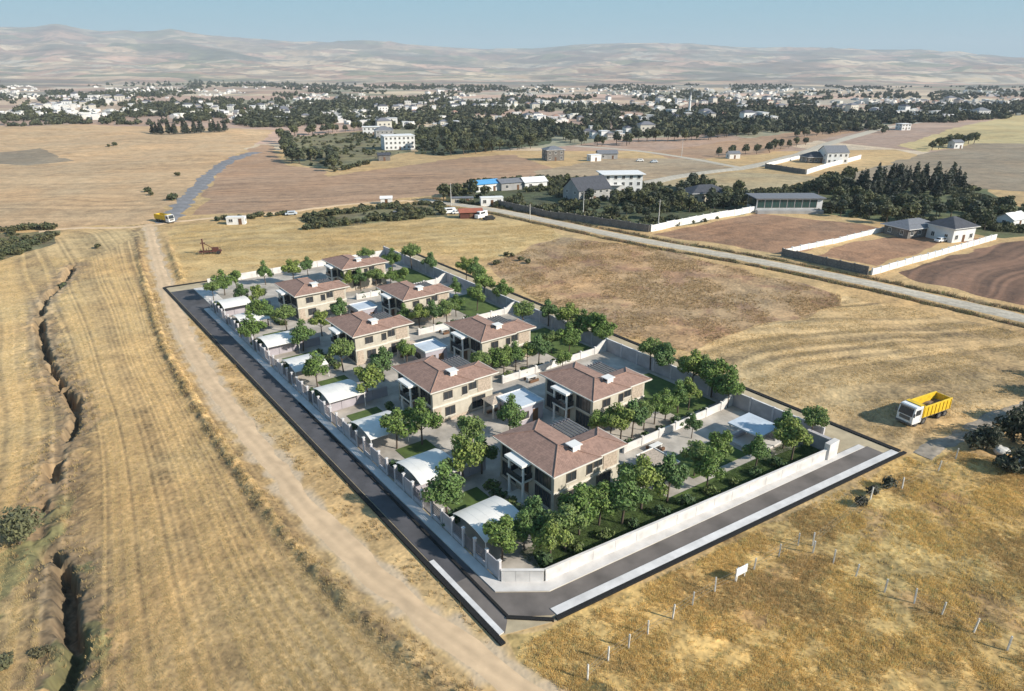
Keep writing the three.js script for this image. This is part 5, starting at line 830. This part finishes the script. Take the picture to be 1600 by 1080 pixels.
function grove(kind, poly, n, s, label, group) { reseed(n * 17 + poly[0][0]); const P = G(poly); let b = [1e9, -1e9, 1e9, -1e9]; for (const q of P) b = [Math.min(b[0], q[0]), Math.max(b[1], q[0]), Math.min(b[2], q[1]), Math.max(b[3], q[1])]; const spots = []; for (let i = 0; i < 9000 && spots.length < n; i++) { const x = rr(b[0], b[1]), d = rr(b[2], b[3]); if (inPoly(P, x, d) && spots.every(q => Math.hypot(q[0] - x, q[1] - d) > s * 1.6)) spots.push([x, d]); } spots.sort((a, b) => a[0] / (a[1] + 20) - b[0] / (b[1] + 20)).forEach((p, i) => midTree(kind, p[0], p[1], s, label + ', ' + ORD[i] + ' from the left', group)); }
belt('round', [[446, 220], [449, 240], [462, 258]], 9, 1.25, 2.5, 'dark tree in the plantation hedge along the ploughed field end', 'plantation end hedge');
belt('round', [[452, 213], [520, 207], [596, 201]], 14, 1.2, 3, 'dark tree in the back hedge of the plantation', 'plantation back hedge');
belt('round', [[462, 256], [512, 247], [520, 268]], 11, 1.2, 2, 'dark tree in the stepped front hedge of the plantation', 'plantation front hedge');
belt('bush', [[524, 268], [548, 262], [574, 256]], 10, 1.4, 1.5, 'olive bush in the low plantation row by ploughed field', 'low plantation row');
grove('bush', [[470, 248], [476, 224], [560, 214], [566, 232]], 26, 1.3, 'small bush inside the hedged plantation', 'plantation bushes');
grove('round', [[656, 240], [654, 204], [690, 200], [740, 218], [700, 243]], 22, 1.35, 'dark tree in the dense wood beside the large white block', 'dense wood by white block');
belt('round', [[700, 242], [760, 236], [840, 230]], 18, 1.3, 4, 'dark tree along the upper edge of ploughed field', 'field edge trees');
grove('round', [[740, 232], [740, 204], [860, 200], [860, 226]], 26, 1.3, 'tree in the wooded gardens beyond the ploughed field', 'wooded gardens');
belt('cone', [[232, 212], [300, 213], [356, 211]], 16, 1.25, 2, 'small dark pine in the isolated row on tan field', 'pine row on tan field');
grove('round', [[880, 326], [900, 318], [1010, 312], [1060, 318], [1020, 352], [940, 342]], 30, 0.75, 'garden tree around the white flat-roofed house', 'garden trees by white house');
grove('round', [[1010, 308], [1080, 294], [1180, 304], [1170, 324], [1060, 340]], 24, 0.95, 'garden tree around the low cream house', 'garden trees by cream house');
belt('bush', [[790, 318], [860, 332], [930, 344], [1005, 356]], 16, 1.3, 1.2, 'hedge bush behind the dark stone garden wall', 'hedge behind stone wall');
grove('round', [[688, 316], [690, 308], [716, 306], [722, 314]], 4, 0.95, 'round dark bush-like tree at the start of gravel road', 'round trees at gravel road start'); 
grove('round', [[732, 306], [740, 302], [760, 304], [758, 310]], 3, 0.8, 'dark tree behind the white cabin', 'trees by white cabin');
belt('bush', [[472, 343], [530, 335], [596, 326]], 20, 1.25, 1, 'dark green bush in the upper orchard row', 'upper orchard row');
belt('bush', [[484, 358], [540, 351], [640, 339]], 20, 1.15, 1, 'dark green bush in the lower orchard row', 'lower orchard row');
belt('bush', [[600, 326], [650, 330], [690, 336]], 10, 1.2, 2, 'bush among the sheds at the orchard end', 'orchard end bushes');
belt('bush', [[330, 346], [380, 342], [460, 334]], 12, 1.0, 1, 'bush along the dirt track beside ploughed field', 'track-side bushes');
grove('cone', [[1322, 312], [1330, 288], [1420, 282], [1530, 290], [1520, 306], [1400, 318]], 40, 1.1, 'dark conifer in the dense stand behind the dark-roofed houses', 'conifer stand');
grove('round', [[1262, 304], [1290, 288], [1330, 288], [1320, 316]], 12, 1.15, 'tree beside the long glazed house', 'trees by long house');
grove('round', [[1285, 334], [1300, 318], [1420, 326], [1530, 326], [1600, 345], [1560, 366], [1440, 350], [1390, 352]], 40, 0.95, 'orchard tree behind the walled plots', 'orchard behind walled plots');
grove('bush', [[1430, 312], [1530, 306], [1680, 330], [1680, 350], [1560, 332]], 26, 1.3, 'bush on the green slope beyond the orchard', 'bushes on green slope');
belt('round', [[1000, 222], [1090, 219], [1185, 210]], 22, 1.3, 5, 'dark tree in the belt above the brown field', 'belt above brown field');
belt('round', [[1110, 244], [1180, 238], [1260, 226]], 12, 0.9, 4, 'dark tree of the fenced orchard by far road', 'fenced orchard');
belt('round', [[1240, 216], [1320, 208], [1360, 206]], 12, 1.0, 4, 'dark tree along the top of brown field', 'brown field top trees');
belt('round', [[1455, 236], [1490, 229], [1525, 224]], 8, 1.0, 2, 'tree at the edge of yellow field', 'yellow field trees');
belt('round', [[880, 216], [930, 226], [990, 224]], 12, 1.2, 5, 'dark tree behind the small sheds of far lane', 'trees by far lane');
belt('bush', [[0, 362], [45, 359], [90, 358]], 14, 1.2, 1, 'dark bush in the hedge above the weedy plot', 'hedge above weedy plot');
grove('bush', [[-10, 404], [10, 380], [80, 368], [76, 380], [30, 398]], 26, 1.1, 'green bush on the weedy plot at the frame edge', 'weedy plot bushes');
[[231, 300, 1.2], [236, 305, 0.9], [270, 313, 1.1], [277, 275, 0.9], [180, 231, 1.2], [170, 232, 0.8], [98, 442, 0.9], [152, 388, 0.7]].forEach(([x, y, s], i) => { const [X, D] = ground(x, y); midTree('bush', X, D, s * 1.3, 'lone bush ' + ['standing in the tan field above the yellow truck', 'smaller of the pair in tan field', 'beside the asphalt lane', 'on the pale rise left of the asphalt lane', 'larger of two on far tan slope', 'smaller of two on far tan slope', 'at the head of the gully', 'on the stubble near the dirt track'][i]); });

// ---------------------------------------------------------------- village houses, each by itself, and far woods as one mass
const VH = [], LOOK = [];
for (let i = 0; i < 9; i++) {
  const wi = i % 4, ri = (i * 2 + (i >> 2)) % 5, wall = [[0.66, 0.64, 0.61], [0.58, 0.54, 0.47], [0.72, 0.71, 0.70], [0.48, 0.43, 0.38]][wi], roof = [[0.58, 0.57, 0.56], [0.16, 0.16, 0.18], [0.34, 0.20, 0.15], [0.62, 0.62, 0.62], [0.10, 0.10, 0.12]][ri], w = 7 + (i % 3) * 3, l = 7 + (i % 2) * 2, h = i % 3 === 0 ? 6.0 : i % 3 === 1 ? 3.2 : 7.5;
  LOOK.push([['white', 'cream', 'bright white', 'beige'][wi], ['pale roof', 'grey roof', 'reddish roof', 'whitish roof', 'charcoal roof'][ri], ['two storey', 'low', 'tall'][i % 3]]);
  const paint = (g, c) => { g.deleteAttribute('uv'); const a = new Float32Array(g.attributes.position.count * 3); for (let k = 0; k < a.length; k += 3) { a[k] = c[0]; a[k + 1] = c[1]; a[k + 2] = c[2]; } g.setAttribute('color', new THREE.BufferAttribute(a, 3)); return g; };
  const list = [paint(box(-w / 2, w / 2, -2, h, -l / 2, l / 2).toNonIndexed(), wall), paint(ri === 0 || ri === 3 ? box(-w / 2 - 0.3, w / 2 + 0.3, h + 0.01, h + 0.4, -l / 2 - 0.3, l / 2 + 0.3).toNonIndexed() : quads(hipFaces(-w / 2 - 0.5, w / 2 + 0.5, l / 2 + 0.5, -l / 2 - 0.5, h, 0.5)), roof)];
  for (let f = 0; f * 3 + 2.6 < h + 0.4; f++) for (let k = -1; k <= 1; k++) for (const z of [-1, 1]) list.push(paint(box(k * w * 0.3 - 0.7, k * w * 0.3 + 0.7, f * 3 + 0.9, f * 3 + 2.3, z * l / 2 - 0.04, z * l / 2 + 0.04).toNonIndexed(), [0.05, 0.055, 0.065]));
  VH.push(mergeGeometries(list));
}
const villageMat = std([1, 1, 1], 0.85, { vertexColors: true });
const PLACES = [ // centre and spread in the photograph, how many, size, where they stand
  [95, 172, 42, 7, 28, 0.8, 'in the tight cluster above tan field'], [170, 158, 50, 8, 18, 1.0, 'behind the tight cluster'], [290, 172, 80, 8, 28, 0.8, 'in the leafy part of the village'], [430, 172, 50, 9, 20, 0.8, 'behind the hedged plantation'], [440, 190, 45, 4, 8, 0.8, 'beside the strip field behind the plantation'],
  [610, 200, 26, 6, 8, 0.9, 'behind the large white block'], [640, 170, 55, 9, 32, 0.8, 'in the dense village centre'], [720, 165, 60, 8, 32, 0.8, 'on the crowded village slope'], [700, 196, 40, 5, 8, 0.8, 'in the wooded gardens'], [860, 162, 70, 8, 22, 0.8, 'at the thinning village end'], [850, 188, 60, 6, 14, 0.8, 'among dark trees behind wooded gardens'], [950, 212, 45, 5, 10, 0.8, 'behind the sheds of far lane'], [1060, 190, 60, 8, 14, 0.9, 'near the far tower'], [1170, 165, 60, 8, 16, 0.9, 'beyond the dark tree belt'], [1190, 192, 35, 5, 8, 0.9, 'above the brown field'], [1330, 175, 60, 7, 12, 0.9, 'in the wooded hamlet by far road'], [1480, 165, 70, 6, 8, 1.0, 'on the far plain near the road'], [1010, 160, 60, 6, 10, 1.0, 'on the far plain behind the tower']];
{ let k = 0; for (const [cx, cy, sx, sy, n, s, where] of PLACES) { reseed(cx * 7 + cy); for (let i = 0; i < n; i++) { const gx = (rnd() + rnd() - 1) * 1.4, gy = (rnd() + rnd() - 1) * 1.2, [x, d] = ground(cx + gx * sx, Math.max(137, cy + gy * sy)), q = k++ % 9; const m = new THREE.Mesh(VH[q], villageMat); m.name = numbered('village_house'); m.position.set(x, height(x, d), -d); m.rotation.y = Math.round(rr(0, 4)) * 1.5708 + 0.3 + rr(-0.15, 0.15); m.scale.setScalar(s * rr(0.75, 1.25)); m.castShadow = m.receiveShadow = true; tag(m, LOOK[q][2] + ' ' + LOOK[q][0] + ' house with ' + LOOK[q][1] + ' ' + where, 'house', LOOK[q][2] + ' ' + LOOK[q][0] + ' houses ' + where); scene.add(m); } } }
{ // the rest of the village and hamlets, beyond counting
  reseed(91); const spots = []; for (let i = 0; i < 30000 && spots.length < 1500; i++) { const px = rr(0, 1600), py = 136 + 62 * Math.pow(rnd(), 1.2), den = fbm(px / 70 + 7, py / 9 + 3, 3); if (den < 0.52) continue; if (py > 200 - Math.abs(px - 700) * 0.02) continue; const [x, d] = ground(px, py), w = rr(0.45, 0.75); spots.push([x, d, rr(0.45, 0.95), w, w * 0.97, w * rr(0.86, 0.97)]); }
  const g = mergeGeometries([box(-4.5, 4.5, -2, 4.6, -3.8, 3.8).toNonIndexed(), box(5, 9, -2, 3, -3, 2.5).toNonIndexed()]); const m = scatter('distant_houses', g, spots, 'scattered pale houses dotted over the far valley'); m.material = std([1, 1, 1], 0.9); tag(m, 'scattered pale houses dotted over the far valley', 'houses', null, 'stuff');
}
{ const t = thing('far_tower', 'slender pale tower rising from the village trees', 'tower', at(1076, 184), 0); part('shaft', cyl(1.4, 1.1, 22, 0, 0, 0, 10), M.white, t); part('gallery', cyl(1.8, 1.8, 1.2, 0, 17, 0, 10), M.white, t); part('spire', cyl(1.2, 0.05, 5, 0, 22, 0, 10), M.greyRoof, t); }
{
  const g = crownGeo(990, { lobes: [[0, 2.6, 0, 2.2, 2.2, 2.2], [1.6, 2.0, 0.6, 1.5, 1.5, 1.5], [-1.4, 2.1, -0.8, 1.6, 1.5, 1.4]], n: 70, size: 1.25, base: [1, 1, 1], vary: 0.3 });
  const spots = [], BELTS = [ // px, py, spread x, spread y, count, size
    [60, 190, 70, 3, 130, 1.0], [130, 198, 140, 2, 120, 0.9], [190, 150, 60, 6, 220, 1.2], [330, 165, 120, 8, 360, 1.1], [470, 180, 80, 9, 380, 1.2], [420, 200, 60, 3, 120, 1.0], [560, 168, 50, 9, 260, 1.2], [660, 185, 70, 8, 260, 1.2], [780, 205, 90, 10, 340, 1.2], [740, 170, 100, 8, 220, 1.0], [880, 205, 60, 8, 200, 1.2], [880, 168, 60, 4, 90, 1.1], [1000, 195, 80, 5, 160, 1.2], [1090, 205, 110, 8, 420, 1.3], [1190, 180, 110, 6, 420, 1.3], [1330, 188, 90, 7, 360, 1.3], [1280, 205, 90, 4, 150, 1.1], [1470, 172, 120, 5, 260, 1.3], [1160, 168, 70, 5, 140, 1.1], [300, 133, 120, 3, 200, 1.6], [440, 133, 110, 3, 260, 1.8], [640, 137, 120, 3, 220, 1.6], [1400, 152, 140, 4, 160, 1.4], [90, 155, 80, 7, 140, 1.1], [960, 172, 30, 2, 60, 1.1], [1560, 178, 50, 4, 90, 1.2]];
  reseed(4242);
  for (const [cx, cy, sx, sy, n, s] of BELTS) for (let i = 0; i < n; i++) { if (i % 20 > 10) continue; const [x, d] = ground(cx + (rnd() + rnd() - 1) * sx * 1.3, Math.max(127, cy + (rnd() + rnd() - 1) * sy * 1.2)); const k = rr(0.75, 1.25), w = rnd(); spots.push([x, d, s * rr(0.6, 1.3), mix(0.045, 0.085, w) * k, mix(0.056, 0.09, w) * k, mix(0.034, 0.042, w) * k]); }
  for (let i = 0; i < 60000 && i >= 0; i++) { if (spots.length > 10500) break; const px = rr(-40, 1640), py = 134 + 74 * Math.pow(rnd(), 1.25), den = fbm(px / 45 + 2, py / 6 + 8, 4); if (den < 0.55 || py > 204 - Math.abs(px - 800) * 0.015) continue; const [x, d] = ground(px, py), k = rr(0.75, 1.25), w = rnd(); spots.push([x, d, rr(0.7, 1.35), mix(0.04, 0.08, w) * k, mix(0.05, 0.085, w) * k, mix(0.03, 0.036, w) * k]); }
  const m = scatter('distant_trees', g, spots, 'dark woods and garden trees spread through the distant village'); m.material = M.leafFar = std([1, 1, 1], 0.85, { vertexColors: true }); tag(m, 'dark woods and garden trees spread through the distant village', 'trees', null, 'stuff');
}
{ // shrubs and tall weeds filling the gardens between the trees
  reseed(515); const spots = []; const Z = [[16, 1300], [17, 1300], [15, 700], [14, 260], [18, 260], [19, 180]];
  for (const [zi, n] of Z) { const f = FIELDS[zi]; let c = 0; for (let i = 0; i < 20000 && c < n; i++) { const x = rr(f.b[0], f.b[1]), d = rr(f.b[2], f.b[3]); if (!inPoly(f.poly, x, d) || fbm(x / 12 + 3, d / 12, 3) < 0.47) continue; c++; const k = rr(0.7, 1.3), w = rnd(); spots.push([x, d, rr(0.35, 1.0), mix(0.045, 0.11, w) * k, mix(0.06, 0.115, w) * k, mix(0.026, 0.04, w) * k]); } }
  const g = crownGeo(995, { lobes: [[0, 0.9, 0, 1.5, 1.1, 1.5], [1.0, 0.7, 0.6, 1.0, 0.8, 1.0]], n: 110, size: 0.5, base: [1, 1, 1], vary: 0.3 });
  const m = scatter('garden_shrubs', g, spots, 'dense low shrubs filling the gardens and orchards beside gravel road'); m.material = leafy(0.2); tag(m, m.userData.label, 'shrubs', null, 'stuff');
}
renderer.render(scene, camera);
